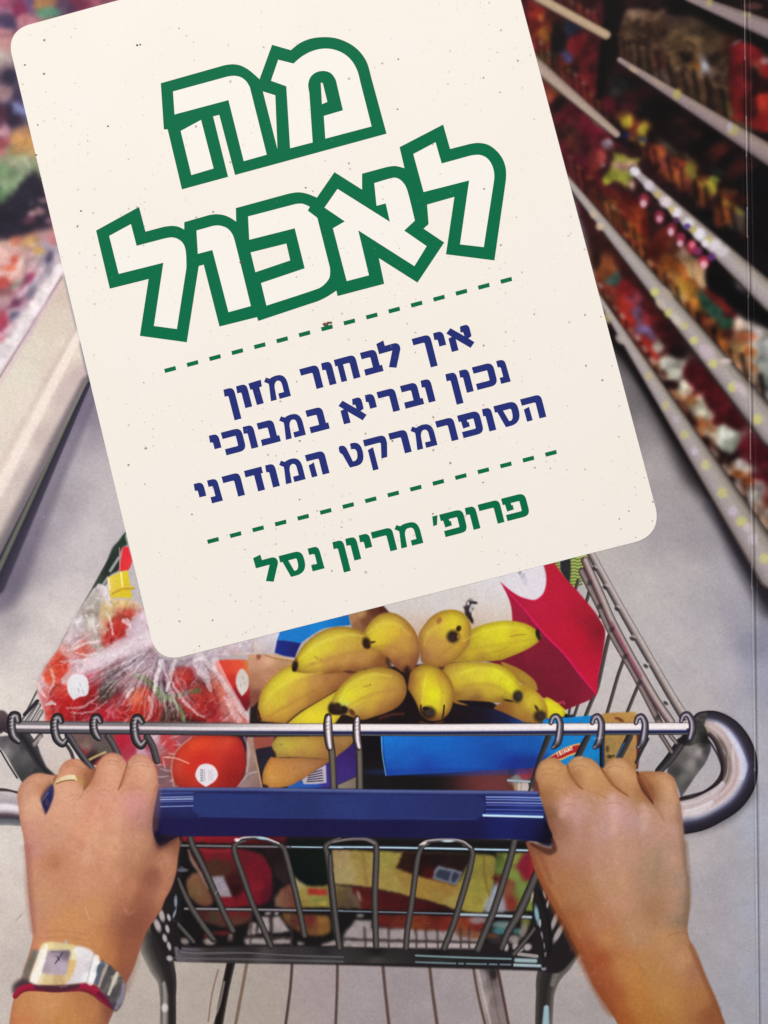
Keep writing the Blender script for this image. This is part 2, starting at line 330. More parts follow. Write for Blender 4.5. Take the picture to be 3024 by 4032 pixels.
    # dark gap below with goods
    fill("C 760,480* 900,580 1060,690 1200,790 1400,910 1520,1000 1659,1080* 1659,1659* 1500,1659* 1350,1500 1200,1280 1050,1200 880,1000 850,900 700,700 620,560", "C 800,560:241c1c 1000,720:140e0e 1200,820:241414 1300,900:140e0f 1050,800:2c1818 1150,900:341c1c 1340,980:50201e 1200,950:1c1010 1400,1050:181012 1500,1200:17131a 1600,1200:14121a 1450,1100:5a2420 1600,1500:181218 1400,1250:2c1414 720,600:301c20", fs=18, fp=2.2, soft=6)
    blob("C 1100,800,50,36,35:44201c 1180,870,50,26,30:50201c 1340,980,50,24,10:602420 1500,1090,50,26:642824 1030,740,40,26:2c1616 1280,900,40,30:100c0c 700,560,90,50,40:2c3030 780,620,70,40:50181e 850,580,60,30,30:401418 620,690,60,60,30:882034 660,600,40,30:484440 760,700,60,40:5c1c28", .8)
    # three packets with yellow prints
    blob("C 730,780,60,50:b07030 850,850,55,60:b07430 790,840,50,60:a04428 780,920,50,40:7c4430 680,840,30,50:281420 700,900,40,40:1c1424 800,960,80,30,20:1c1018", .85)
    blob("C 740,800,34,44,20:c8b430 840,850,36,46,20:d0bc38 735,885,36,14,-10:28307c 840,920,30,30:68687c 770,900,22,22:8c4838 900,900,30,60:241414", .95)
    blob("C 940,1000,60,60,20:c85830 1030,1100,80,80,20:b8502c 1110,1120,80,70:c05030 1160,1100,40,60:b0842c 1100,1210,50,40:884028 990,1060,40,40:984048 1000,960,80,30,40:585040 1150,1040,70,20,40:6c5438 1060,1160,60,30:b8602c 1200,1180,30,60:2c1412", .85)
    blob("C 1150,1110,30,44,10:b8b040 1170,1150,24,36:b0a048 960,980,36,30:cc5c34", .8)
    blob("C 1220,1200,36,60,10:984828 1270,1230,50,70:a87830 1230,1300,44,44:a85c30 1290,1220,34,60,15:c4c03c 1310,1170,40,20,20:a8b048 1330,1130,50,24,30:2c3c30 1240,1340,60,20:4c2418 1270,1400,70,24:140e10", .88)
    blob("C 1400,1300,60,60:a85428 1370,1400,60,70:b05c24 1420,1340,40,50:98502c 1340,1450,36,40:843c20 1480,1300,60,40:481c18 1480,1420,50,60:34404c 1440,1480,40,30:40484c 1480,1480,40:2c3840 1400,1250,60,14:7c4c2c 1500,1560,60,40:301418", .85)
    # star burst tag
    fill("C 640,960* 660,1000* 720,1010* 760,1040* 830,1030* 800,1080* 790,1170* 750,1180* 740,1240* 700,1200* 660,1180* 590,1225* 575,1170* 620,1120* 640,1080* 660,1040*", "C 700,1000:a4ac38 640,1180:b8bc34 740,1200:a0a440 700,1090:b8a860 780,1060:a8a850", soft=5, smooth=False)
    fill("C 640,1070 780,1060 800,1100 700,1110", "cc9c8c", soft=6)
    blob("C 610,945,36,36:b4a4b0 570,1030,30,40:bc5450 630,930,20:c8bcc8 770,1210,20,30:c0a490 580,1080,20,14:c89090", .9)
    # lower left goods (red bags, orange)
    fill("C 330,1090* 480,1180 570,1220 700,1250 800,1300 870,1400 870,1600 830,1659* 720,1659* 600,1500 560,1380 440,1260*", "C 420,1120:782038 500,1180:701c30 620,1260:7a2024 560,1300:6c3020 700,1350:8c3420 640,1400:985028 800,1400:a0401c 780,1500:b05020 700,1480:7c2c1c 830,1560:a04c20 640,1330:9c5428 760,1600:8c3c1c 850,1450:7c2018 760,1300:6c1418 600,1440:60301c", fs=12, fp=2.3, soft=6)
    blob("C 620,1350,50,26,40:9c5c30 560,1330,40,22,30:84482c 680,1440,60,30,50:a85c2c 800,1440,44,70:b44c1c 790,1560,50,60:bc6420 740,1390,60,30,50:903020 850,1500,26,70:781c14 700,1560,24,50:601c18 630,1420,26,60:44241c 830,1640,40,30:985020", .75)
    # price rail with round white tags
    # middle shelf goods under the price rail
    fill("C 900,1560* 1000,1480 1150,1650 F 1250,60 1260,200 1400,330 1500,400 1560,440 1659,480* 1659,880* 1530,860 1400,720 1340,690 1200,560 1050,400 950,250 870,130 820,20 C 830,1659*", "C 950,1600:80281c 1050,1640:6c3424 1100,1659:a08070 F 900,20:682018 960,80:a0501c 1000,60:b06c2c 1060,50:985020 1100,30:c0986c 1150,120:c8a478 1240,180:c0a080 1000,170:c48c48 1100,220:d09c40 950,180:a07040 1180,320:cc8830 1150,400:c08040 1020,300:b09880 1080,250:d8ac50 1170,200:a86020 1240,300:3c5c48 1300,370:3c6454 1380,440:34644c 1230,420:583420 1280,500:5c3424 1330,540:984c20 1300,600:b05c20 1240,480:903c1c 1350,640:a85424 1400,500:6c2c20 1300,250:902420 1400,330:982824 1450,390:581820 1450,480:b09080 1500,450:e0c8b4 1560,560:c4bcb8 1620,600:b8b8b4 1480,550:c87848 1530,620:c8884c 1460,600:cca070 1450,680:d8b078 1400,740:c8b49c 1500,720:b8a898 1600,750:9ca098 1620,850:848c84 1560,850:a0a098", fs=12, fp=2.5, soft=5)
    blob("F 1260,320,30,44,-40:30604c 1330,370,40,26,30:2c6450 1390,460,36,36:346c50 1230,420,40,40:54301c 1290,480,50,40:5c3018 1290,430,26,20:986c40 1300,500,26:3c2018 1270,460,20:a07040 1130,210,60,40,40:cc9834 1180,340,40,50:d48c2c 1100,120,30,70,-35:b8601c 1240,60,20:c08c6c 1220,180,40,24,40:d8b488 1350,600,40,50:b05c1c 1330,680,40,24:6c2c1c 1500,440,60,50:e8d4c4 1580,490,60,50:ccc4c4 1540,540,44,30:d87040 1500,580,50,20,20:e4a060 1540,640,40,24:b86c38 1470,620,30:d0b060 1440,720,60,30:dcc0a4 1640,650,40,90:a8aca8 1600,830,50,50:808c84 1560,870,90,16:50504c 1020,60,30,60,-30:a05018 930,110,26,60,-30:803420 1350,320,60,30,30:9c2820 1400,400,40,20:681c1c", .75)
    fill("F 1260,120* 1300,100 1500,250 1659,360* 1659,480* 1500,420 1380,300 1280,210", "131014", soft=9)
    # wide middle rail F
    blob("C 700,1640,36,20,50:b8b078 640,1560,24,20:b0a070", .6)
    # second goods row, F
    fill("F 480,-20* 620,-20* 700,130 760,180 860,290 980,430 1100,560 1230,720 1400,920 1540,1120 1659,1250* 1659,1659* 1560,1659 1480,1480 1300,1300 1180,1150 1080,1000 900,740 780,620 640,360 560,250*", "F 540,60:7a3c28 580,100:a05430 620,120:a4582c 650,160:4c6c60 560,200:8c3c28 620,240:a83428 640,300:904034 720,250:b02c28 700,330:c03020 760,280:b04858 740,200:801c1c 820,420:8c6494 860,480:8c70a0 790,380:7c6ca8 880,550:9c3438 760,420:c02c1c 850,600:c03020 900,680:b04030 900,430:882428 880,350:6c1c20 960,480:50181c 1000,560:441418 930,610:b0a898 980,640:6c2c28 1050,650:281014 1000,720:d0ccbc 1030,780:c8c4b8 1060,720:b0a89c 960,760:7c4c38 1030,850:4c201c 1100,880:d8ccb4 1080,920:b08458 1150,770:5c141c 1250,850:601418 1150,900:842028 1300,950:68141e 1180,980:c8c0ac 1230,1020:d4ccb4 1100,1030:603020 1160,1120:6c3424 1250,1100:c87c48 1280,1150:c8b498 1230,1230:6c3820 1340,1080:6c1820 1450,1080:641420 1400,1170:d0d0c0 1380,1260:c4c8b8 1440,1230:909080 1330,1300:44201c 1440,1330:30141a 1500,1250:801c30 1600,1300:6c1428 1500,1380:c8bcb0 1450,1450:bc6c38 1500,1550:7c3c28 1600,1500:6c1824 1600,1620:8c3020 1550,1600:c0b8b0", fs=10, fp=2.6, soft=5)
    blob("F 640,180,50,26:54746c 590,80,50,60:a45c30 530,40,30,60:2c1c18 570,130,40,30:904c2c 610,220,60,24,30:a84c3c 640,290,40,26:984c3c 760,380,60,90,-35:c03024 760,290,40,30:b05468 740,240,50,50:b02830 680,340,40,50,-30:b83c24 820,400,40,50,-40:8c78a8 870,480,36,44,-40:8470a0 900,540,26,30,-30:7c6c98 870,420,60,40,50:a42c30 940,500,60,30,45:6c1c20 880,610,40,70,-30:c02c20 1000,720,60,56:d4d4c8 1040,780,50,46:c4c4b4 940,610,40,30:b4aca0 960,790,40,36:803c20 920,740,30,40:b06840 1030,850,60,22,10:341418 1130,890,44,44:d4c8ac 1110,850,30:dcd8c8 1200,990,50,44:d0c8b0 1260,1050,50,36:dcd4bc 1100,1010,30,50,-30:5c2c20 1160,960,40:c07840 1170,1120,30,40,-30:4c2018 1230,1100,40,30,50:d08048 1290,1140,40,20:c08058 1240,1230,40,34:442018 1200,1170,36:b06c40 1390,1200,66,76:ccd0c4 1360,1150,40,30:d8dcd0 1400,1270,50,40:a8ac9c 1350,1310,60,24:2c1418 1430,1400,26,44:b08860 1490,1370,50,30:d4ccc8 1460,1440,30,24:c86830 1480,1550,40,40,-30:6c2c1c 1590,1540,60,60:ccc8c0 1580,1620,60:c0b8b0 1540,1490,30:b46030 1540,1320,90,50,40:741424 1200,820,80,50,45:681420 1330,980,80,50,45:701622 1430,1110,60,30,40:581018", .8)
    blob("I 1600,40,40,70,30:c09878 1580,10,60,36:a8887c 1640,120,50,60,40:b87848 1560,60,30,60,-30:4c3438 1659,180,50,50:704030", .85)
    # bottom rail
    # dark plinth, soft towards the floor
    tube("F 610,500 740,700 860,900 1000,1100 1130,1300 1280,1520 1400,1700 I 1560,320 1700,560", [26, 60, 84, 92, 98, 104, 110, 112, 116], "-1:1a1618 -.1:221c20 .4:464046 1:7c767c", soft=34, alpha=.0)
    fill("F 590,440* 700,590 850,830 1000,1040 1180,1320 1320,1540 I 1350,-10 1480,200 1659,480* 1700,560* 1700,800* 1600,620 1450,330 1330,100 1230,-60 F 1120,1480 960,1150 800,830 640,640", "231e21", soft=22)
    fill("F 590,440* 700,590 850,830 1000,1040 1180,1320 1320,1540 I 1350,-10 1480,200 1659,480* 1700,560* 1700,700* 1600,560 1430,270 1330,80 1290,-10 F 1200,1480 1040,1230 860,930 720,700 640,600", "141013", soft=9)
    tube("F 1290,1650 I 1400,130 1500,330 1680,600", [30, 40, 50, 60], "3c3a48", soft=30, alpha=.35)
    # packets and jars stand side by side in rows along each rail
    rr = np.random.default_rng(17)
    def row(t, x0, y0, x1, y1, p0, p1, h0, h1, cols, up=(-.16, -1), caps=('8c2420', 'b0a090', 'a87c30', '3c2c20'), al=.5, t0=0., t1=1.):
        s = 0.0; L = math.hypot(x1 - x0, y1 - y0); up = np.array(up) / np.hypot(*up)
        while s < 1:
            pit = 2.1 * (p0 + (p1 - p0) * s); w = pit * rr.uniform(.6, 1.35) / L
            h = (h0 + (h1 - h0) * s) * rr.uniform(.7, 1.0)
            a = np.array([x0 + (x1 - x0) * s, y0 + (y1 - y0) * s]); b_ = a + (np.array([x1, y1]) - np.array([x0, y0])) * w * .86
            if t0 <= s <= t1:
                off = np.array([.35, -1.0]); off = off / np.hypot(*off) * pit * .16
                q = [a + off, b_ + off, b_ + off + up * h, a + off + up * h]
                fill(f"{t} " + " ".join(f"{v[0]:.0f},{v[1]:.0f}" for v in q), cols[rr.integers(len(cols))], soft=5, alpha=al * rr.uniform(.5, 1.1))
                m0, m1 = (q[0] + q[1]) / 2, (q[2] + q[3]) / 2
                tube(f"{t} {m0[0]:.0f},{m0[1]:.0f} {m1[0]:.0f},{m1[1]:.0f}", pit * .1, 'c88460', soft=6, alpha=.16)
                tube(f"{t} {q[1][0]:.0f},{q[1][1]:.0f} {q[2][0]:.0f},{q[2][1]:.0f}", max(1.5, pit * .06), '120a0c', soft=4, alpha=.6)
                blob(f"{t} {m1[0]:.0f},{m1[1]:.0f},{pit*.3:.0f},{pit*.16:.0f},40:{caps[rr.integers(len(caps))]}", .55)
            s += w
    RED = ['6c1a1c', '8c2420', '4c1418', '7c2c1c', '5c1c20', '982c20', '3c1414']
    ORG = ['a8541c', '8c3c18', 'b8702c', '6c2c1c', 'b06020', '7c2018']
    row("C", 110, 370, 600, 820, 34, 30, 190, 150, RED); row("C", 180, 10, 560, 180, 30, 26, 120, 90, RED)
    row("C", 690, 380, 1650, 980, 30, 62, 190, 300, ['5c4230', '3c281e', '70543c', '4c3426', '2c1c18'], caps=('8c7050', '5c4430', 'a08868'), al=.45, t1=.72)
    row("C", 640, 880, 1500, 1560, 34, 60, 110, 190, ORG + RED, caps=('b8a838', 'a87830', '5c2018'), al=.35, t0=.12)
    row("C", 370, 1170, 860, 1760, 30, 40, 170, 240, RED + ORG, al=.42)
    row("F", 740, 20, 1640, 1100, 44, 84, 190, 330, ORG, caps=('d0b080', 'c87838', 'a84828', '3c5c40'), al=.38)
    row("F", 560, 290, 1640, 1980, 36, 92, 110, 250, RED + ['a83020'], caps=('ccc4b4', 'd0c8bc', 'b88858', 'b0a498'), al=.45)
    warp_region("C 0,-40* 1800,-40* F 1800,640* I 1659,440* 1350,-20* F 600,500* C 500,1659* 470,1659*", 7, 50, 5, 12, (.80, .90, 1.35), 4, .34, 30, .15)
    # the rails run dead straight into the distance
    RL = "-1:2c2422 -.84:645a54 -.6:948a82 -.1:a89e9a .4:a09498 .72:847a78 .86:4c4242 1:1c1618"
    def rail(p, r, c=RL, s=4.5): tube(p, r, c, soft=s, smooth=False)
    rail("C 20,-90 600,228", [22, 22], "-1:3c2c24 -.8:8c745c -.4:b49c80 .4:ac947c .8:6c5848 1:241a18")
    rail("C 1100,-35 1700,205", [18, 42], "-1:2c2020 -.8:6c5c5c -.3:8c7c7c .5:8a7a7c .85:5c4e50 1:1c1416")
    rail("C 20,316 670,876", [33, 17], "-1:3c2c28 -.8:7c665c -.4:a08c80 .4:a8968a .8:6c5c50 1:241a18")
    rail("C 690,392 1700,1032", [13, 44], "-1:2c2020 -.8:7c6a62 -.4:94827c .3:8c7a7c .75:6c5e60 1:1a1214")
    rail("C 775,1108 1700,1965", [17, 54])
    rail("C 250,1055 F 1700,1170", [12, 62])
    rail("F 480,168 1700,2085", [8, 74])
    blob("C 1275,15,20,24:a8a060 1520,95,30,20:a0986c 1560,40,60,24:5a3434", .7)
    blob("C 1065,615,26,34,20:a8a058 1430,850,36,36:a49c60 1410,830,20,30:a8a0b0 780,455,36,16,30:b09880 940,540,50,14,30:a08878", .8)
    blob("C 790,1120,34,30:dcd8e4 880,1210,32,34:ccc0d0 990,1320,40,36:d8c8d0 1060,1390,34,34:e0d8e4 1140,1460,36,36:d8d4dc 1210,1530,38,40:e4e0ec 1310,1600,44,40:d8d0d8 940,1270,24,24:b8a068 1030,1370,18,22:c0b060 1170,1500,20,22:b8a850 1270,1570,22,24:bcb060 1360,1640,44,36:c8c0c8 1250,1590,26:e0dce8", .85)
    blob("C 850,1310,32,46:903040 845,1330,22,26:c8a8b0 950,1420,32,44:8c2c40 950,1430,20,22:c090a0 1030,1500,32,44:8c2838 1025,1515,20,26:d0b0bc 1090,1560,30,40:982c44 1085,1590,20,22:c8a4b8 1160,1610,34,44:a82c40 1165,1600,20,24:d07080 1200,1640,30:803058 1130,1480,24,20:482c70 1060,1440,20:50284c F 1240,50,36,40:b43048 1240,70,24,26:e0b0b8 1290,20,26:602c70", .88)
    blob("C 520,1400,30,24,50:b8a890 560,1480,26:ccb898 F 920,250,28,30:c8c470 1010,385,28,30:c4c074 1110,470,26,26:bcb878 1175,565,28,28:c8c478 1300,715,30,30:c8c478 1425,870,28,32:c8c470 1590,1080,30,34:c8c46c 960,330,50,26,50:c4b4a4 1060,430,50,26,50:c8bcae 1000,260,26,50,-40:a8988c 1380,700,40,20:d0bcb4 1260,640,40,60,-45:c0aeb8 1480,880,60,26,45:c4b4bc", .8)
    blob("F 610,420,24,34:b0a878 690,560,36,20,50:c8b8b0 880,800,26:b8ac7c 990,990,26,32:b8b080 1115,1180,28,30:bcb878 1250,1380,30,32:c8c480 1360,1560,32,34:c4c070 1060,1080,22:b0a8b8 1180,1290,24:c4b8d0 I 1485,90,36,30:c8c470 1635,330,34,34:ccc880 1430,20,30:c4b4c8 1560,200,30,40:c8bcc8 1530,130,30:ccbcc4", .7)
    blur_region("C 0,-40* 1800,-40* F 1800,640* I 1659,440* 1350,-20* F 600,500* C 500,1659* 470,1659*", 3.5, 12)
    region("C 30,-40* 1800,-40* F 1800,700* I 1659,480* 1350,0* F 590,440* C 470,1659*", "shelf_display", "dark blurred shelves of red and orange packets printed at the right", False)

def paint_trolley_back():
    # rails of the basket at the left
    tube("G 822,165 700,360 600,540 480,740 370,950 250,1180 150,1380", [5, 5, 5, 4, 4, 4, 5], "-1:8c8a8c 0:4c5450 1:6a6868", soft=1.5)
    fill("G 812,165* 834,240* 800,260* 784,300 780,400 720,440 690,500 605,530* 640,460 690,370 735,260 770,220", "G 800,200:1e3a28 760,270:2c4030 740,330:1c2420 700,420:242826 650,480:3c4a3c 775,300:343836", soft=3)
    tube("G 775,325 720,410", 7, "-1:6a7070 0:a4a8a8 1:505450", soft=1.5)
    tube("G 705,455 670,505", 7, "-1:6a7070 0:a8acac 1:505450", soft=1.5)
    tube("G 620,530 560,620 480,750", 3, "b8b4b8", soft=2)
    for p in ("G 240,1265 150,1400", "G 255,1290 195,1390", "G 270,1330 235,1390"):
        tube(p, 8, "-1:2c2a2c -.2:a8a0a0 .3:d0c8c8 1:3a3638", soft=1.5)
    tube("G 245,1262 160,1350", 7, "2c2a2e", soft=2)
    # basket lattice on the right
    def wire(p, r=6.5, c="-1:6a6462 -.3:4c4644 1:2c2828"):
        tube("W " + p, r, c, soft=1.5)
    fill("W 600,120* 850,55* 860,110 830,170 800,235 782,275 735,250* 690,190*", "W 640,120:98a860 790,90:b4c070 760,200:a4b45c 800,150:a8b868", soft=2)
    for i in range(9):
        y = 78 + i * 21
        tube(f"W 742,{y+8} 765,{y+3} 790,{y+10} 815,{y+2} {850-i*7},{y+6}", 3.4, "56662c", soft=1.6, alpha=.8)
    for i in range(3):
        tube(f"W {625+i*14},{118+i*16} {660+i*10},{112+i*16}", 3, "56662c", soft=1.4, alpha=.8)
    fill("W 672,100* 740,80* 742,170 735,250* 700,205* 675,160*", "29292c", soft=2)
    wire("790,225 770,290 740,340"); wire("870,270 855,330 835,390", 7); wire("940,430 925,500", 6)
    wire("1005,540 975,660 945,800 915,930 880,1010 840,1110", 8); wire("1095,725 1050,850 1010,990 980,1090", 7)
    wire("1188,900 1150,990 1112,1085", 7); wire("795,1020 765,1110", 6); wire("740,1040 730,1100", 5)
    wire("860,270 900,340 930,420", 6)
    tube("W 905,470 950,500 975,560 965,580", 7, "d8d4d8", soft=2)
    tube("W 815,165 930,400 1010,580 1100,740 1190,900 1320,1150", [14, 13, 12, 12, 12, 14], "-1:2c2426 -.3:7c6c6a .3:8c7c7a 1:342a2c", soft=1.5)
    tube("W 835,95 940,330 1010,490 1110,680 1200,840 1300,1010 1395,1150", [16, 17, 17, 17, 17, 17, 18], "-1:3a3032 -.6:a09290 -.1:b8aaa6 .3:8c6c70 .7:5c4448 1:2c2426", soft=1.5)
    tube("W 1010,500 1110,690 1200,850", 5, "8c2c48", soft=5, alpha=.55)
    tube("W 870,45 950,190 1060,390 1180,600 1290,790 1400,980 1480,1110", [16, 16, 16, 17, 17, 18, 19], "-1:6c6262 -.6:c0b4b2 -.1:a89c9a .4:6c605f 1:2c2628", soft=1.5)
    for x, y in ((895, 150), (965, 272), (1042, 412), (1142, 606), (1232, 784), (1362, 1026)):
        blob(f"W {x},{y},17,11,40:2c2628", .85)
        blob(f"W {x+12},{y-15},16,8,30:c8bebc", .6)
    for x, y in ((865, 240), (930, 395), (1010, 545), (1098, 722), (1190, 895), (1310, 1120)):
        blob(f"W {x},{y},16,20,30:302a2a", .75)
    region("W 815,90* 870,45* 1480,1110* 1490,1150* 1310,1150*", "basket_rail", "slanting wire rail of the basket side printed right of the red carton", False)

def paint_bag():
    out = "G 640,505 700,530 720,590 860,600 930,650 975,850 1040,960 1110,990 1400,920 1659,850 H 170,810 140,920 20,960 G 1659,960 1560,960 1400,1000 1480,1150 1560,1270 1640,1405 1640,1480* 1000,1500* 290,1400* 290,1340 270,1280 240,1180 270,1080 320,1000 380,920 470,740 560,600"
    fill("G 1400,1010 1560,990 1659,1000* 1659,1200 1610,1330 1560,1270 1480,1150", "G 1460,1060:d84434 1560,1040:dc5038 1640,1030:c88040 1500,1130:c03028 1600,1180:a82428 1600,1290:701820 1560,1230:8c1c24", fs=18, fp=2.2, soft=3, name="tomato", label="red tomato with an oval white sticker behind the bag")
    fill(out, "G 600,650:b4aaa2 500,760:cfc4c8 620,760:d6cec8 560,600:b8b0a8 660,560:c8c0bc 700,520:d0ccd0 600,690:a49488 740,620:e0c890 820,620:e0c078 880,620:d8b090 860,560:e4c0b4 900,700:d8a0a4 800,700:cc6c58 780,760:c03c38 850,690:c84c40 740,840:c42c28 700,880:c83028 720,770:d86850 700,700:e0c898 690,790:ddb49c 830,880:d8a0a8 900,800:d8b8c4 620,860:cdb4b4 640,910:c0b4ac 480,860:d8c4c8 450,930:e0a8a0 540,930:d86c60 600,950:dc8880 380,1000:dc4c38 330,1100:e0604c 420,1060:d85040 480,1000:e0a8b0 280,1150:e0a0a0 300,1250:e08080 340,1330:c84038 380,1200:d84c40 450,1280:b41f2c 560,1330:b82430 620,1180:b02830 600,1080:d87888 650,1130:a8404c 700,1150:6c4c4c 740,1090:6a4c50 680,1210:504038 760,1280:a83c44 700,1350:b82838 850,1150:986064 820,1330:c02c2c 920,1250:e0502c 900,1380:d44428 1000,1340:d45048 980,1050:a88c98 880,980:b0a0ac 940,1120:906c70 1060,1180:64505c 1130,1150:9c4850 1220,1080:bc6870 1200,1150:cc4840 1300,1180:6a4444 1130,1330:50302c 1200,1290:a04848 1320,1290:c0403c 1420,1200:cc6c5c 1500,1320:d08078 1400,1370:b83c40 1250,1380:4c2426 1080,1390:5c3430 1450,1080:c88c88 1330,1030:b498a4 1200,1000:b0a0ac 1060,1030:907c8c 1500,930:d4c0c8 1600,900:d8ccd4 1400,960:cbb8c2 1300,960:c4b4c0 1550,1000:d89c80 H 60,880:dcd4e0 100,900:d8d2e0 20,940:c8b0a8", fs=16, fp=2.3, soft=3, rim=("e8dce0", 14, .3))
    region(out, "plastic_bag", "clear plastic produce bag of red tomatoes gathered in the trolley")
    blob("G 700,1160,60,44,-40:5c5048 740,1100,30,40:544044 680,1210,36,30:4a3a34 1310,1180,40,30:6c4c48 1100,1350,44,40:4c3028 1250,1390,50,26:4c2424 390,1270,60,50:b01c28 480,1330,100,36:b41f2c 340,1090,40,60,30:e05a38 410,1040,50,30,-40:d84430 930,1240,50,60:e25428 890,1330,40,50:d84824 1200,1120,70,50:cc4c44 1300,1300,60,60:bc3838 1060,1140,22,26:4c3440 1180,1310,20,50:8c4c4c 800,1100,36,14,-50:4c2c3c 780,1180,14,50,30:6c3c48", .7)
    for cx, cy, rx, ry, hl in ((470, 1255, 150, 150, 'e05848'), (930, 1290, 120, 130, 'ec6840'), (1300, 1270, 130, 130, 'd85848'), (1190, 1120, 90, 80, 'd86050'), (790, 800, 90, 110, 'e05040')):
        q = " ".join(f"{cx+rx*math.cos(k*math.pi/4):.0f},{cy+ry*math.sin(k*math.pi/4):.0f}" for k in range(8))
        fill("G " + q, f"G {cx-rx*.35:.0f},{cy-ry*.45:.0f}:{hl} {cx},{cy}:c43028 {cx+rx*.6:.0f},{cy+ry*.5:.0f}:8c1820 {cx-rx*.7:.0f},{cy+ry*.3:.0f}:b82828 {cx+rx*.6:.0f},{cy-ry*.4:.0f}:b43028", soft=5, fs=18, rim=("701018", 16, .6), alpha=.62)
    tube("G 890,1090 960,1125 1040,1210 1130,1260 1180,1320 1210,1400", [9, 10, 13, 9, 8, 7], "-1:4c6038 0:82945c 1:506038", soft=4, alpha=.85)
    tube("G 1040,1180 1060,1250 1200,1220 1300,1190", [10, 12, 7, 8], "68784c", soft=4, alpha=.7)
    # pulled film: folds running out of the knot above
    r = np.random.default_rng(21)
    for i in range(270):
        a = math.radians(r.choice([r.uniform(60, 105), r.uniform(105, 150), r.uniform(140, 172)], p=[.3, .45, .25]))
        d0 = r.uniform(20, 330); ln = r.uniform(60, 330) if d0 < 200 else r.uniform(40, 200)
        kx, ky = 1040, 880
        p = [(kx + math.cos(a) * d * 1.1, ky + math.sin(a) * d) for d in (d0 + 60, d0 + 60 + ln * .5, d0 + 60 + ln)]
        jx = r.normal(0, 8)
        if p[2][1] > 1395: continue
        c = r.choice(['eadce4', 'dcccd4', 'd8c0cc', 'f4ecf0', '4c3040', '7c3440', '302430'], p=[.26, .22, .2, .14, .07, .07, .04])
        w = r.uniform(1, 4.0)
        tube(f"G {p[0][0]:.0f},{p[0][1]:.0f} {p[1][0]+jx:.0f},{p[1][1]:.0f} {p[2][0]:.0f},{p[2][1]:.0f}", [w, w * 1.4, w * .6], c, soft=3.2, alpha=float(r.uniform(.08, .36)))
    tube("G 960,850 880,880 760,930 640,1000 520,1060 420,1130", [36, 40, 36, 34, 28, 14], "-1:e8d4dc 0:e6dae2 1:d8c4cc", soft=12, alpha=.72)
    tube("G 950,720 880,770 840,820", [30, 30, 10], "e0d0dc", soft=12, alpha=.8)
    for p, w, a in (("G 1050,1000 1030,1090 1010,1200", [10, 9, 3], .75), ("G 1140,1000 1110,1120 1090,1200", [8, 8, 3], .7), ("G 1290,1010 1340,1100 1380,1200", [18, 16, 6], .55),
                    ("G 500,940 560,960 640,950", [3, 5, 3], .6), ("G 400,1010 520,1000 600,960", [5, 5, 3], .6), ("G 440,930 520,900 640,870", [5, 6, 4], .55),
                    ("G 330,1060 350,1130 320,1210", [5, 6, 3], .55), ("G 280,1110 260,1180 300,1240", [6, 7, 4], .6), ("G 300,1290 340,1270 360,1280", [5, 7, 4], .8),
                    ("G 440,1310 540,1300 640,1230", [3, 4, 3], .5), ("G 470,1340 600,1330 700,1260", [3, 4, 3], .45), ("G 1130,1140 1180,1240 1280,1340 1330,1360", [5, 6, 6, 3], .55),
                    ("G 1400,1000 1480,1160 1560,1290 1635,1400", [16, 16, 14, 10], .5), ("G 860,1180 830,1240 880,1170", [6, 4, 3], .7), ("G 980,1240 985,1320 960,1390", [7, 8, 6], .5),
                    ("G 1480,1240 1520,1320 1560,1390", [10, 14, 12], .4), ("G 650,510 690,545 720,640", [10, 12, 5], .7), ("G 560,700 620,790 600,860", [6, 9, 5], .45), ("G 700,690 730,760 735,830", [5, 5, 3], .7),
                    ("G 810,730 850,780 830,720", [8, 5, 4], .7), ("G 500,740 540,690 600,640", [10, 10, 6], .45), ("G 1300,960 1340,1000 1400,1060", [14, 12, 8], .5)):
        tube(p, w, "f2e8ec", soft=3, alpha=a)
    blob("G 510,730,30,16,-20:ece4f0 600,730,20,40,20:e8e4d8 560,680,40,16,-30:a89c94 620,840,30,20:b4a89c 1130,1040,16,30:e4d8e0 1060,1020,16,30:e8e0e8 H 100,860,50,30,-20:e8e2f0 60,920,40,20:c8a898", .6)
    warp_region(out, 7, 34, 1.0, 8, (1.0, .95, 1.1), 31, .12, 16, .5)
    crinkle(out, .34, 52, 5, 8, .34, (2.0, .8), -38); crinkle(out, .2, 40, 8, 8, .22, (1.0, 1.6), 10); crinkle(out, .2, 80, 12, 8, .2, (2.2, .6), -65)
    tube("G 960,850 880,880 760,930 640,1000 520,1060", [26, 30, 26, 22, 12], "e8dce4", soft=14, alpha=.45)
    # red and yellow packs above
    fill("G 802,258* 838,250* 865,345* 850,390* 835,410* 778,412* 790,330*", "G 800,280:e4303a 840,300:dc2030 800,390:d82428 850,360:e05058", soft=2, name="red_pack", label="bright red pack behind the yellow one")
    fill("G 706,455* 770,425* 832,406* 850,500 862,592* 800,585 722,590* 712,520*", "G 740,470:dccb20 820,440:d8c818 780,540:d0a428 850,540:d0b030 740,570:d4c01c 820,575:dcd018 715,520:ecd8a0 700,480:e8c890", soft=2, name="yellow_pack", label="yellow moulded pack in the top corner of the trolley")
    tube("G 790,420 795,470 800,520", 3, "f8f0b0", soft=2, alpha=.9); tube("G 708,460 716,530", 5, "f0dca8", soft=2, alpha=.9)
    tube("G 735,555 800,525 870,522", 6, "-1:e4c848 1:b08020", soft=3, alpha=.9); tube("G 780,260 784,400", 2, "f4a8a8", soft=1.5, alpha=.6)
    # stickers
    fill("G 500,1085 560,1100 580,1160 570,1220 520,1235 480,1256* 450,1215 438,1160 455,1105", "G 500,1140:e8e6ea 550,1120:e4e2e8 520,1220:d8d4d8 460,1180:dfdadd", soft=2, name="fruit_sticker", label="round white sticker on the bagged tomatoes")
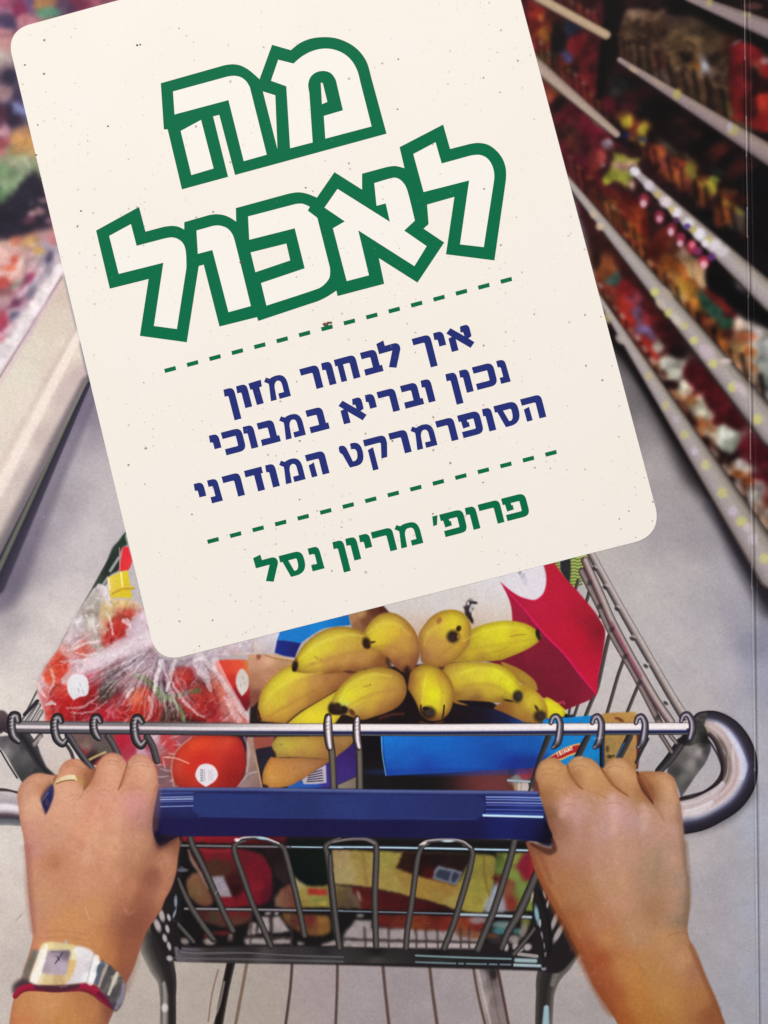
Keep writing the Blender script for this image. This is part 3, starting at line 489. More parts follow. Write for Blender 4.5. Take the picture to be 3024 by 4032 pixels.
    for x, y in ((520, 1140), (540, 1190), (510, 1180)): tube(f"G {x},{y} {x+6},{y+22}", 1.6, "9c9aa0", soft=1.2, alpha=.6)
    fill("G 1540,1120 1560,1065 1585,1050 1615,1085 1632,1130 1615,1190 1580,1230* 1550,1180", "G 1590,1080:cfc4bc 1580,1180:dcd2cc 1610,1130:c4b8b0", soft=2, name="fruit_sticker", label="oval white sticker on the tomato beside the panel corner")
    for x, y in ((1585, 1100), (1600, 1140), (1572, 1150)): tube(f"G {x},{y} {x+3},{y+18}", 1.5, "8c847c", soft=1.2, alpha=.6)

def paint_groceries():
    # dark depth under the groceries
    fill("G 1640,1200* 1659,1200* H 60,1100* 700,1050 1400,1000* W 200,1000* 430,1150* 760,1100* 760,1260* H 0,1500* -30,1400*", "H 100,1300:241a1a 1000,1350:1a1214 1400,1380:18121a 700,1300:241818", soft=3)
    fill("H -40,960* 60,950 150,960 280,1000* 300,1080 120,1120 60,1220 20,1270 -20,1300 -30,1200", "H 30,1000:c89478 100,1000:d4a888 220,1010:b89068 100,1080:b88464 20,1150:a87458 10,1220:7a4438 180,1060:b08058", soft=2.5, fs=20, noise=(40, .05))
    tube("H 60,950 130,975 260,1000 300,1030", 7, "-1:e0c0a0 .5:a87850", soft=2, alpha=.8); blob("H 30,965,16,26:7c3828", .7)
    fill("H 0,850* 175,808* 160,880 130,950* 0,960*", "H 40,880:d4ccd4 140,860:d8d4e0 110,930:b0a4b0 40,940:c0a898", soft=3, noise=(30, .06))
    fill("H 152,860* 300,870 310,880* 285,930 268,978* 190,965 135,945*", "H 160,920:1c2f8c 250,920:241c58 200,890:1c2c80", soft=2)
    fill("H 170,806* 400,748 618,688* 632,765* 540,775 450,790 350,850 305,885* 230,870 152,862*", "H 250,800:1c7cc8 400,770:1a84d0 560,740:1474c0 200,850:1f74c4 330,840:1c70c0 600,760:0f60a8", soft=2, name="blue_tub", label="bright blue tub half hidden by the title panel")
    fill("H 618,690* 740,655 842,632* 900,690* 800,730 720,820* 640,790*", "H 650,720:a87850 700,690:b08458 720,740:70442c 780,680:5c3020 840,660:4c241c 680,760:8c6040 760,720:6c4430", soft=2.5, fs=15, fp=2.2)
    # milk carton: white side and red gable
    fill("H 845,635* 1659,425* W 130,185* 285,120* W 560,100* 600,300* 380,520* 100,560* H 1100,900* 900,700*", "H 900,670:cdc8c8 1050,650:cfcaca 1200,600:d2cdce 1300,640:d4cecd 1500,550:d6d2d4 1000,740:cdb9a8 1080,790:c4a894 1500,700:d6d0ce 1430,760:cbb6a2 W 200,250:d8d4d8 250,400:d4d0d0 320,480:cdbcae 200,470:ceb49c 100,520:b8987c 450,200:dcd7e0 400,280:dfdae2 520,280:dcd4de 350,200:d8d4dc", soft=2.5, noise=(60, .015), name="milk_carton", label="white side of a carton with a red gable behind the bananas")
    fill("W 283,237* 340,285 400,325 455,345 510,352 555,320 578,265 582,190 565,122* 630,105* 700,200 800,310 900,430* 955,520 968,560 965,610* 945,740 925,840 915,960* 870,1000 790,1035 710,1068* 640,1040 500,940 400,790* 355,600 362,500 358,420 345,360 320,300", "W 600,200:b41c34 650,350:b81c38 750,330:b01a34 500,400:b81c3c 800,600:b81830 700,560:ba1a36 930,560:7c1824 880,500:8c1c2c 850,430:a41c30 850,850:c01838 900,900:bc1838 900,750:b41832 780,720:b81834 940,650:981a2c 400,430:a01c38", soft=2, fs=30, name="carton_gable", label="crimson folded gable of the carton")
    fill("W 300,265* 345,300 440,420 520,520 600,610 700,710 800,840 905,965* 870,1000 790,1035 710,1068* 640,1040 500,940 400,790* 355,600 362,500 358,420 345,360 320,300", "W 400,480:981c38 450,600:841b32 560,700:7c1a30 500,850:701c2c 650,850:781a30 750,950:781a2e 700,1040:6a1824 850,980:861c34 600,950:6e1a2a 350,380:a01c38", soft=2, fs=30, noise=(50, .02))
    fill("W 180,750* 300,735 420,680* 470,860* 380,840 300,790", "701a2c", soft=2)
    tube("W 310,275 440,415 520,515 600,605 700,705 800,835 908,968", [2, 4, 4, 4, 4, 4, 2], "d81c64", soft=2, alpha=.75)
    tube("W 283,237 340,288 400,328 455,348 510,354 555,322", 2, "e02060", soft=1.5, alpha=.5)
    tube("W 650,1035 690,1018 700,1030", 5, "c04058", soft=3, alpha=.7)
    blob("H 1410,640,26,40,10:241c20 1400,690,22,40,-10:1e1618 1420,730,12,26,-20:1e1818 1390,660,26,12,40:342c30 1440,620,20,10:242024", .9)
    blob("H 1430,640,16,14:d0ccd0 1415,665,10,20:c8c4c8 1400,625,8,12:d4d0d4 1430,690,8,20:ccc4c4", .85)
    blob("W 410,175,12,14,30:8c8490 430,195,14,20,40:b0a8b4 440,230,20,26:c8c2d0", .7)

def paint_bananas():
    def ban(spec, col, rim, label, tips="", soft=2, fs=28):
        def lift(w):
            if ':' not in w: return w
            q, h = w.split(':'); v = hexc(h) * 255 * np.array([1.06, 1.07, .96]); return q + ':' + ''.join(f'{int(min(255, k)):02x}' for k in v)
        col = ' '.join(lift(w) for w in col.split())
        fill(spec, col, soft=soft, rim=rim, fs=fs, fp=2.0, noise=(22, .012), name="banana", label=label)
        if tips: blob(tips, .96)
    DK = ("8c5428", 26, .55)
    ban("W 285,760 370,785 450,830 510,885 527,940* 480,950 420,900 360,850", "W 350,800:b09c30 450,850:b8a83c 500,900:b0a440 420,890:988830", DK, "banana showing only its back against the red carton")
    ban("W 575,990 640,1015 700,1065 717,1112* 600,1125* 560,1080", "W 620,1030:d6cc28 680,1080:d0c828 600,1090:c8bc28", ("a08020", 14, .4), "pointed yellow banana end at the far right of the bunch", "W 712,1108,12,12:181214")
    ban("W 415,905 480,925 540,970 580,1030 592,1090 575,1140 520,1158* 440,1150 340,1112 240,1065 300,1020 425,990", "W 450,930:c8bc30 520,970:d0c434 560,1040:ccc030 480,1010:c0ac38 400,1060:a07c38 320,1060:8c6030 450,1110:987038 540,1070:a89438 300,1080:6c4428", DK, "short banana at the lower right of the bunch", "W 540,1112,40,38:2a1c18 520,1060,10,24,-30:50301c 552,1108,24,22:3c2c28")
    ban("H 1225,1045* 1290,1012 1400,1000 W 60,757 180,760 280,775 350,820 400,880 427,940 425,990 400,1022 340,1032 250,1022 120,1012 0,1010 H 1400,1290 1310,1290*", "H 1300,1060:b89c44 1330,1150:bca038 1330,1250:a8843c 1450,1060:c4b43c W 0,850:c4b03c 100,800:d0c434 150,870:ccbc38 250,830:d0cc34 350,900:d4d028 380,940:ccc828 300,960:bca838 200,950:b89c3c 100,950:a88440 0,980:84582c 120,1000:7a5030 300,1010:80602c", ("7c4c20", 24, .5), "large banana lying to the right in the lower row", "W 395,982,32,38:241a1a 335,1010,34,8,10:40281c 402,975,18,22:3a302c")
    ban("W 90,545 180,510 280,490 370,490 450,508 515,545* 545,575 545,605 520,635* 480,662 400,702 290,745* 150,757 0,757 H 1270,1010* 1330,960 1400,900 1420,800*", "W 100,570:bcb02c 200,540:ccc42c 300,520:d2cc2c 420,540:ccc22c 500,590:c4b82c 450,620:c0b430 300,600:cac02c 380,585:bca030 200,650:c0ae34 100,700:bca434 0,740:a8843c 300,700:b0982c 150,735:a07c34 -50,650:c0b030 -20,700:b8a038", ("8c6c24", 24, .5), "banana pointing right across the red carton", "W 528,575,15,34,-12:1c1416 538,600,12,18:30241c")
    tube("W 350,590 400,580 450,578", 2.4, "8c7028", soft=3, alpha=.6); tube("W 150,710 260,690 330,660", 2, "a08830", soft=4, alpha=.5)
    ban("H 215,1412* 300,1340 420,1265 540,1195 660,1120 760,1100* 520,1420*", "H 300,1370:d0be34 420,1290:ccba34 500,1250:c8b438 450,1370:d4c42c 350,1390:d4c434 480,1300:c4ac38", ("9c6c30", 14, .35), "banana crossing behind the trolley bar at lower left")
    ban("H 25,1365 28,1270 60,1175 120,1105 190,1050 262,1020 350,1020 550,1040 720,1040 660,1100 600,1140 540,1190 420,1262 300,1332 208,1408* 60,1395 35,1385", "H 80,1200:c8b83c 140,1120:ccc23c 250,1080:d0c43c 60,1300:c4a840 160,1250:c4ac3c 300,1150:c09c44 400,1140:b0804c 500,1120:a06c44 620,1080:8c5a3c 260,1280:b88c44 420,1230:9c6c3c 150,1360:bc9040 80,1380:b88c3c 540,1170:8c5a38", ("7c4828", 22, .5), "banana curving down at the left end of the bunch", "H 30,1350,9,40,-12:3a2018 36,1380,14,12:3a2018")
    ban("H 255,1045 262,1000 285,955 330,890 400,830 480,790 560,775 640,783 720,812 800,880 860,960 885,1030 860,1042* 760,1045 640,1066 520,1080 400,1084 300,1076 265,1068", "H 300,960:d4ca30 350,900:cec438 430,840:c8b848 550,800:c8b440 650,810:c0a83c 380,950:ccbc3c 480,900:c8b43c 600,880:bc9c44 700,870:b08c40 780,930:ac8040 830,1000:805030 700,980:ac7c4c 600,1000:b4884c 500,1020:b88c4c 400,1040:c0a044 320,1040:bca83c 640,1050:945c3c 520,1065:8c5838", ("70401e", 22, .6), "plump banana at the upper left of the bunch", "H 268,1032,20,36,8:241814 262,1055,12,12:1c1210")
    blob("H 410,980,22,8,40:b08040 380,1015,20,8,-20:b48444 275,990,10,14:7c5028 440,990,10:a87c38", .5)
    ban("H 712,900 708,850 735,780 790,715 850,685 920,688 990,730 1050,800 1082,880 1082,960 1052,1040 995,1088* 930,1045 870,985 800,930 745,918", "H 740,810:d0c040 780,760:ccb844 850,720:c8b044 930,730:c4a844 770,880:ccb834 830,800:ccb63c 820,870:c8b030 900,800:c8a838 1000,800:b88c44 980,900:b48844 1040,900:ac7c48 900,930:b4844c 980,1000:a06c40 1040,1000:885438 870,960:a87444 930,1020:84503c 990,1060:6c3c30", ("6c3c20", 24, .55), "round banana at the top centre of the bunch", "H 735,883,26,36,-6:221610 770,878,24,8,-10:5c3420 742,905,18,14:2c1c14")
    ban("H 1082,910 1075,830 1110,768 1160,710 1230,672 1310,665 1370,690 1412,752 1418,830 1400,900 1345,965 1285,1018 1225,1045* 1150,1035 1095,1005 1085,950", "H 1120,800:bc9c48 1180,740:bc9444 1240,700:c4a43c 1300,710:d0c02c 1290,760:ccbc2c 1350,730:c8b838 1390,800:bc9c3c 1250,800:c4a840 1150,880:b48848 1120,960:9c6c48 1220,900:b4884c 1200,980:a87c44 1300,920:b08840 1350,900:b89438 1240,1020:9c703c 1300,980:b08c40", ("70401e", 24, .5), "short banana at the top right of the bunch seen end on", "H 1300,840,40,40:241612 1337,788,16,20,20:2c1a14 1210,735,16,24,20:a06838 1300,848,24,24:342420 1335,840,10,14:9c6c30")
    for q, c, a in (("H 300,985 420,890 600,830 720,838", 'e8e060', .3), ("H 330,1040 500,985 700,930 850,930", 'a87838', .3), ("H 60,1290 150,1180 300,1100 450,1075", 'e4d850', .28), ("H 80,1370 220,1290 400,1190 560,1110", 'a07030', .28),
                    ("H 740,820 830,760 930,760 1020,830", 'e4dc54', .25), ("H 760,920 850,900 960,930 1010,1000", 'a87434', .3), ("H 1110,900 1140,820 1220,760 1290,740", 'e4d454', .22), ("H 1180,1000 1260,930 1340,870", 'a07030', .25),
                    ("W 40,620 160,560 300,530 440,540", 'e8e048', .28), ("W 20,690 160,660 320,640 480,610", 'a89028', .28), ("W 20,830 140,800 270,820 370,900", 'e8e04c', .3), ("W 20,920 140,900 260,920 360,980", 'a88430', .3)):
        tube(q, [3, 7, 7, 3] if len(q.split()) == 5 else [3, 7, 3], c, soft=7, alpha=a)
    blob("H 1000,1075,26,40:2c1816 1225,1046,22,10:4c2c1c 880,1010,16,36,-20:3c2018 630,1072,40,10,5:4c2820", .75)
    ban("H 488,1330* 488,1290 515,1240 540,1195 595,1130 665,1078 745,1050 830,1040 910,1055 970,1095 997,1160 990,1230 950,1290 880,1332 790,1362 700,1384 600,1352 520,1348", "H 560,1200:d4ca38 600,1240:d8d02c 570,1270:c8c850 650,1120:cabc40 750,1090:c4b040 850,1080:bc9c40 930,1130:b08c44 700,1180:ccba38 800,1200:c0a040 900,1220:b08444 960,1200:a87c40 650,1250:ccba34 750,1290:b89440 700,1340:a87c44 850,1310:a07040 640,1320:bca050 930,1270:906038 700,1130:c8b43c", ("6c3c1e", 26, .55), "banana at the front left with a blackened end", "H 510,1310,26,36:241814 545,1300,28,28:2c1e1a 590,1315,26,26:1e1614 550,1335,50,18:241816 640,1335,16,26,-40:5c3020 610,1290,10,10:c8b860")
    blob("H 735,1165,26,8,-10:a88438 600,1280,30,12:c0d068 760,1155,8:987030", .5)
    ban("H 1005,1150 1020,1080 1060,1037 1120,1020 1180,1030 1240,1070 1287,1130 1307,1200 1297,1290 1265,1350 1210,1387 1140,1387 1092,1350 1062,1280 1030,1220 1008,1185", "H 1080,1080:bc9c3c 1150,1060:c4ac34 1230,1100:bc9438 1130,1150:d0c428 1160,1220:d6d022 1200,1230:d8d624 1260,1200:b8983c 1050,1160:b48c3c 1070,1240:b89440 1120,1270:ccc028 1230,1300:c8b838 1270,1280:b49040 1190,1300:d2c82c 1240,1360:a07438 1120,1370:905c34 1180,1380:805030 1030,1130:98683c", ("6c3c1e", 24, .6), "banana at the front centre pointing at the viewer", "H 1140,1338,46,40:241814 1145,1335,30,24:3a2e2c 1120,1310,20,12:1c1210")
    tube("H 1092,1288 1088,1310 1098,1340", 3, "2c1c14", soft=1.2); tube("H 1242,1290 1238,1340 1230,1370", 3.4, "3a2418", soft=1.2)
    blob("H 1000,1100,14,60:241614 1320,1320,30,20:241418", .6)
    tube("H 1090,1400 1160,1420 1230,1395", 6, "4c2c1c", soft=4, alpha=.8); tube("H 820,1375 900,1350 975,1345", 5, "50241c", soft=3, alpha=.8)
    fill("W -26,1022* 40,1040 240,1065 360,1115 440,1152* 440,1165* -50,1165*", "W 0,1100:20151a 150,1120:1c1420 300,1140:1c1c38 0,1150:141014 430,1150:1c3c80", soft=2.5)

def bananas_front():
    for q, c, a in (("H 560,1270 620,1160 760,1090 900,1100", 'e8e058', .3), ("H 600,1300 740,1230 900,1190 980,1200", 'a87438', .3), ("H 1100,1290 1110,1180 1130,1080", 'e8e448', .3), ("H 1220,1300 1230,1190 1190,1080", 'b08c34', .3)):
        tube(q, [3, 7, 7, 3] if len(q.split()) == 5 else [3, 7, 3], c, soft=7, alpha=a)

def paint_below_bar():
    bananas_front()
    # what shows between the bar and the blue handle
    fill("M 1300,260* 2250,300* Q 400,300* 1659,300* 1659,760* N 250,640* 250,200* 640,200* 880,200* 850,460* N 0,640* Q 0,760* M 1290,760* 800,560* 640,460* 600,280*", "M 1000,400:90303a 1200,400:a8384a 1300,600:b04048 Q 300,500:201828 1150,400:141014 1150,600:161416 1500,690:141214 N 100,500:5c2c2c", fs=25, soft=2)
    fill("M 560,290* 1300,280* 1500,300* 1659,300* 1659,720* 1300,720 1290,600 1220,480 1040,520 960,450 880,450 790,510 760,560* 700,500 620,380", "M 640,320:6c5450 700,400:7c6860 750,470:3a2c2c 800,350:6a5854 850,400:5c5450 680,440:8c2c38 1000,350:b02438 1080,420:a83044 1150,430:c89cb0 1200,380:a04454 1260,330:c8a8b4 1350,330:b84448 1400,380:c03c40 1300,420:a87078 1350,500:a84844 1320,600:7c5c60 1450,330:a85058 1500,350:88505c 1620,330:b05050 740,500:301c20 840,330:605050", fs=14, fp=2.3, soft=2, noise=(20, .06))
    tube("M 730,500 800,465 860,440", 5, "c8b078", soft=2, alpha=.8)
    r = np.random.default_rng(5)
    for i in range(46):
        x, y = r.uniform(1230, 1640), r.uniform(300, 700); a = r.uniform(-.9, 1.4); l = r.uniform(40, 120)
        tube(f"M {x:.0f},{y:.0f} {x+l*math.cos(a)/2:.0f},{y+l*math.sin(a)/2+6:.0f} {x+l*math.cos(a):.0f},{y+l*math.sin(a):.0f}", [1, float(r.uniform(2, 5)), 1], r.choice(['e8d0d4', 'd8b8bc', '6c2428', 'f0e0e4']), soft=2.4, alpha=.4)
    fill("M 1400,620 1400,520 1440,420 1500,360 1580,310 1700,300* Q 60,310 110,350 140,450 145,560 120,640 90,715 60,735* M 1480,735* 1430,690", "M 1500,420:cc3c28 1580,360:dc4c2c 1650,330:d84428 1450,550:c04434 1550,560:c83024 1500,680:b03424 1650,500:c42c24 Q 60,400:b82c28 80,500:a02424 60,650:90201f 0,350:d04830", fs=22, soft=3, rim=("7c1c1c", 18, .5), name="tomato", label="large red tomato under the horizontal bar with a round sticker")
    tube("M 1340,480 1440,490 1540,530", 3, "f0c8b8", soft=2, alpha=.6); tube("M 1420,720 1400,560 1440,430 1560,320", 4, "c8a89c", soft=3, alpha=.5)
    fill("J 1276,30 1300,-25 1350,-42 1400,-22 1424,30 1400,75 1345,110* 1295,75", "e2dae0", soft=1.6)
    region("J 1276,30 1300,-30 1350,-40 1400,-25 1424,30 1400,75 1345,108* 1295,75", "fruit_sticker", "round white sticker on the large tomato above the handle")
    for x in (1312, 1324, 1336): tube(f"J {x},-5 {x+2},75", 1.3, "8c8a98", soft=1, alpha=.7)
    for k in range(5): tube(f"J 1312,{-2+k*17} 1324,{2+k*17}", 2.2, "6c6c80", soft=1, alpha=.7)
    for x in (1362, 1374, 1386): tube(f"J {x},0 {x+3},68", 1.3, "a8a4b0", soft=1, alpha=.6)
    fill("Q 150,315* 205,315* 215,420 240,540 278,730* 70,735* 120,650 145,560 145,450", "Q 170,350:a88478 190,450:a88c7c 210,560:8c7468 240,680:80645c 130,700:987c80 150,620:8c7070", soft=2, noise=(26, .08))
    tube("Q 215,330 228,500 272,728", 3, "c89c74", soft=2, alpha=.8); tube("Q 75,720 160,620 230,600", 3, "c8bcc4", soft=2, alpha=.5); tube("Q 130,320 165,420 150,600", 5, "d8b8b4", soft=4, alpha=.45)
    fill("Q 205,315* 380,312* 360,370 350,395 290,405 215,418*", "Q 230,350:a4503c 330,340:98504a 280,395:804038", soft=2)
    fill("Q 218,420* 345,392* 390,470* 345,482* 275,605* 240,540*", "Q 260,450:1e1824 330,430:282030 280,520:282834", soft=2)
    fill("Q 600,660* 840,500* 1010,370* 1048,360* 1042,640* 890,705* 840,730* 480,735* 480,712*", "Q 950,500:39246c 1000,450:34205c 920,600:3c2870 700,700:2850a8 560,720:2858a8 800,720:3c2c80", fs=18, soft=2, name="purple_box", label="purple and blue box with a barcode under the bananas")
    fill("Q 600,660* 640,630* 795,540* 800,690* 700,700* 612,700*", "b8aebc", soft=1.5, smooth=False)
    for k in range(5):
        tube(f"Q {640+k*4},{680-k*16} {770-k*2},{672-k*22}", 2.6, "3a3444", soft=1, alpha=.85)
    fill("Q 890,708* 1042,640* 1042,738* 893,738*", "Q 950,700:8c8070 1030,700:6c6050", soft=2, smooth=False)
    fill("Q 395,312* 1010,305* 1012,365 900,460* 840,500 700,490 500,480 385,488* 372,440 352,385 365,350*", "Q 420,340:bcb448 400,400:b0a850 500,380:c0a83c 600,350:c0a444 700,380:b89040 600,450:b08444 780,420:a87840 800,460:986c3c 950,330:a8804c 900,420:90683c 450,460:b08c40", rim=("7c5028", 20, .4), soft=2, fs=24, name="banana", label="banana end showing just under the horizontal bar")
    blob("Q 378,455,9,30,-20:3c2018 425,375,14,8:a87438", .8)
    fill("Q 345,478* 420,486 560,482 700,490 845,500* 770,550 680,610 600,662 500,712 400,732 320,730 282,700 278,615 310,530", "Q 350,520:c88c44 330,600:cc9444 400,560:c08448 500,520:b47c48 600,560:b07c4c 700,540:a4744c 500,620:bc8448 400,660:c48c44 320,690:c08c48 450,690:b4803c 780,520:986c44 600,630:a87440", rim=("8c5028", 18, .45), soft=2, fs=24, noise=(20, .02), name="banana", label="brownish orange lower banana above the blue handle")
    blob("Q 300,715,26,12,15:3c2018", .85)
    fill("Q 1090,305* 1245,305* 1290,632* 1659,610* N 250,440* 250,640* Q 1659,760* 1100,745*", "Q 1150,400:131014 1150,650:181616 1500,700:161414 N 50,500:5c3434 100,480:8c3438 180,560:6c3430", soft=2, fs=20)
    fill("N 0,465* 190,440* 170,610* 0,610*", "N 20,480:4c2c2c 100,500:903440 150,480:7c2c38 60,530:787c80 60,580:a89078 120,580:c8b8b4 20,590:5c3028 150,560:403030", fs=10, fp=2.4, soft=2)
    tube("N 0,535 160,545", 4, "9cb0b8", soft=1.5)
    for x in (75, 100, 125): tube(f"N {x},560 {x-4},610", 5, "c0b4ac", soft=1.5)
    # blue box
    fill("Q 1240,300* 1290,632* K 1560,2* N 180,452* 600,448* 620,440* 600,300* 560,110* 420,122* 240,135* 215,170* 100,196* 0,200* Q 1659,300*", "Q 1290,340:1673cc 1450,340:1c6cc8 1300,450:1c62bc 1330,560:1c54ac 1300,615:1c3ca0 1500,450:1c58b4 1600,560:1c44a0 1650,350:1864c0 N 50,300:1a58b0 50,400:1c3490 150,430:1c3888 150,280:1a54a8 300,140:1684cc 500,135:1580c8 420,260:1a7cc4 350,260:1a78c0 560,380:1886cc 500,420:177cc4 440,400:168ad0 580,430:0f5c98", fs=30, soft=1.5, name="blue_box", label="long bright blue box with a red banner reading 18 COUNT")
    blob("N 110,430,150,50,-8:1c2a78 -400,480,500,26:1c3a94", .5)
    tube("Q 1248,315 1255,450 1285,630", 2, "6ca8e0", soft=1, alpha=.9); tube("Q 1262,315 1272,450 1298,625", 1.5, "14449c", soft=1, alpha=.7)
    fill("N 232,408* 300,362 380,318 465,293 480,305* 478,348 400,378 340,405 270,400", "d8b060", soft=1.3)
    fill("N 245,402* 305,368 385,325 462,303 470,312* 468,340 398,368 335,395 270,393", "a8242c", soft=1.3)
    gl = {'1': ["3,0 3,10"], '8': ["3,5 0,7.5 3,10 6,7.5 3,5 .6,2.5 3,0 5.4,2.5 3,5"], 'C': ["6,1.5 3,0 0,5 3,10 6,8.5"], 'O': ["3,0 0,5 3,10 6,5 3,0"], 'U': ["0,0 0,7 3,10 6,7 6,0"], 'N': ["0,10 0,0 6,10 6,0"], 'T': ["0,0 6,0", "3,0 3,10"]}
    ca, sa = math.cos(math.radians(-24)), math.sin(math.radians(-24)); x0, y0 = 318, 372
    for ch, sc in (('1', 2.5), ('8', 2.5), ('C', 1.9), ('O', 1.9), ('U', 1.9), ('N', 1.9), ('T', 1.9)):
        for st in gl[ch]:
            q = []
            for w in st.split():
                u, v = (float(z) for z in w.split(',')); u *= sc * .95; v = (v - 6) * sc
                q.append(f"{x0+u*ca-v*sa:.1f},{y0+u*sa+v*ca:.1f}")
            tube("N " + " ".join(q), 1.7, "f0dcc0", soft=.9, smooth=False)
        x0 += (sc * 6.5 + 3.5) * ca; y0 += (sc * 6.5 + 3.5) * sa
    fill("N 612,100* 700,92 838,88* 842,165* 615,170*", "N 640,130:b48848 720,140:a87840 800,110:c09858 830,150:b08040", soft=2, noise=(16, .06), name="biscuit_box", label="tan biscuit box showing at the end of the blue box")
    fill("N 632,235* 842,235* 842,300 836,470* 632,470*", "N 660,300:a08048 800,270:a88448 700,360:9c8450 800,400:a87444 650,420:7c6438 820,350:b08050", soft=2, noise=(14, .08))
    blob("N 735,140,26,10,30:5c3420 710,130,14,8:6c3c24 650,330,12,22:4c3828 665,380,18,12:3c2c20 690,375,8:443020", .85)
    tube("N 612,235 614,440", 9, "-1:1c4c80 0:1a1c24 1:141418", soft=1.5)

def paint_bar():
    # frame posts left
    fill("M 0,310 130,300 200,340 260,440 330,560 380,620 240,660 185,692* 120,590 60,480 0,400* -30,380* -30,300*", "M 20,370:6c6668 60,420:8c8688 100,400:5c585c 150,500:4c4a4c 200,480:5a585a 250,560:484648 180,640:3a3a3c 300,600:343436 120,330:504c50 30,340:504a50 200,380:3a3a3e", fs=14, soft=2, noise=(18, .06), name="frame_post", label="dull grey frame post above the left hand")
    tube("M 190,300 260,400 340,530 420,620", [26, 24, 22, 20], "-1:4c4a4c -.3:38363a .3:242226 1:3c3a3c", soft=1.5)
    tube("M 0,420 70,540 140,650", 3, "242428", soft=2)
    tube("M 330,310 280,370", 12, "-1:5c5454 0:a49a98 1:2c2828", soft=1.5)
    fill("M 330,330 420,290* 560,420* 600,490 500,580 470,640* 380,560* 320,420", "M 400,380:d0c4c0 480,500:ccc0ba 520,440:d0c4be 360,420:ccc0bc 440,580:c4b4ac", soft=2.5)
    tube("M 550,390 580,440 600,500", 7, "-1:4c4448 0:3a3034 1:5c5050", soft=1.5)
    # hooks' long wires, left
    tube("M 555,300 620,400 690,500 760,590", [14, 13, 13, 13], "-1:343034 -.4:6a6468 .2:3a383c 1:1c1a1e", soft=1.3)
    tube("M 880,310 920,370 960,450", 13, "-1:3a3438 -.3:645c5e 1:2c2628", soft=1.3)
    tube("M 1200,310 1245,390 1280,510", 14, "-1:3a3438 -.3:5c5458 1:221e22", soft=1.3)
    # wires right of centre
    for p, r in (("N 265,250 215,380 165,520 135,615", [13, 10, 6, 4]), ("N 525,245 490,310 455,385", [11, 13, 14]), ("N 795,250 760,320 725,390", [14, 14, 13]), ("N 915,265 870,350 838,420", [6, 6, 6])):
        tube(p, r, "-1:4c4848 -.3:3a3638 .4:2c282a 1:1a181a", soft=1.3)
    tube("N 760,290 712,380", 3, "2c6098", soft=1.5, alpha=.8)
    # right posts
    fill("N 1130,300 1210,270 1310,285 1325,330 1290,420 1230,500 1130,650* 1100,560 1060,520* 1040,470 1090,370", "N 1150,380:5c5856 1200,330:7c7674 1250,350:a8a09c 1200,430:8c8684 1150,520:6c6866 1100,480:3c3a3a 1290,350:3c3a3e 1250,430:4c4a4e 1180,560:4a4848 1280,300:2c2a2c", fs=13, soft=2, name="frame_post", label="dull grey frame post beside the curved handle end")
    tube("N 1130,290 1060,390 985,475", [20, 19, 15], "-1:2c2a2e -.4:4c4848 .2:2a282c 1:18161a", soft=1.5)
    fill("N 1110,280 1180,200 1230,140 1290,190 1310,260 1330,300 1250,290 1180,310", "N 1150,260:1c1a1c 1240,200:3c3a36 1280,260:1e1c1e 1220,270:4c4a48", fs=12, soft=2, noise=(12, .2))
    tube("N 1000,240 1040,300 1070,350", 9, "-1:2c2628 0:8c7c78 1:2c2628", soft=1.3); tube("N 1060,240 1100,290", 8, "-1:2c2628 0:a49490 1:2c2628", soft=1.3)
    # the bar
    PL = "-1:4a4448 -.86:757074 -.5:7e787c -.38:a49ca0 -.25:e0d4d8 .05:dccfd4 .2:8c858c .38:4c484e .6:5c5860 .8:34323a 1:242228"
    PR = "-1:54483c -.92:b8a8a4 -.8:e8dee0 -.3:f4ecec .0:e6dce0 .18:b4b0c0 .3:34345a .55:20224c .7:24243c .78:5c6068 .92:4c4a4c 1:383230"
    tube("M 70,236 600,242 1150,246", 24, PL, soft=1.3)
    tube("M 1150,246 1659,252 Q 600,255 1659,258 N 100,203 700,199 1160,197", 24, PL, soft=1.3, smooth=False)
    tube("M 1150,246 1659,252 Q 600,255 1659,258 N 100,203 700,199 1160,197", 24, PR, soft=1.3, smooth=False, fade=(600, 1250), name="basket_rim", label="shiny horizontal rim bar of the basket")
    for (x, w) in ((360, 340), (640, 300), (920, 300)):
        pass
    tube("M 150,186 1900,196", 2.5, "544a4a", soft=1.2, alpha=.7)
    # hooks
    H1 = "-1:242226 -.6:4c484e -.35:a49ca4 -.15:b4acb0 .1:5c585c .5:2c2a2e 1:18161a"
    def hook(t, pts, r, lab, prof=H1):
        tube(t + " " + pts, r, prof, soft=1.2, name="basket_hook", label=lab)
    def ribs(t, x, y0, y1, n, w=11):
        for k in range(n):
            y = y0 + (y1 - y0) * k / (n - 1)
            tube(f"{t} {x-w},{y+3:.0f} {x+w},{y-3:.0f}", 1.7, "f4eef2" if k % 2 == 0 else "302c30", soft=1.2, alpha=.35)
    fill("M 0,95 40,105 75,150 90,200 60,250 0,290* -20,290* -20,95*", "M 10,130:7c5c60 50,140:5c4850 20,200:2c282c 40,250:201e22", soft=2.5)
    hook("M", "150,180 140,140 105,138 92,180 94,250 110,310 150,350", [13, 15, 16, 17, 18, 17, 12], "hooked wire at the far left end of the rim"); ribs("M", 92, 150, 250, 8, 12)
    hook("M", "500,185 485,152 458,152 444,190 446,260 465,330 510,370 540,340", [12, 14, 15, 16, 17, 17, 15, 10], "second hooked wire from the left on the rim"); ribs("M", 443, 160, 260, 8, 12)
    hook("M", "820,185 802,153 775,153 763,190 766,250 785,300 810,330", [12, 13, 15, 16, 17, 16, 10], "third hooked wire from the left on the rim"); ribs("M", 765, 160, 250, 8, 12)
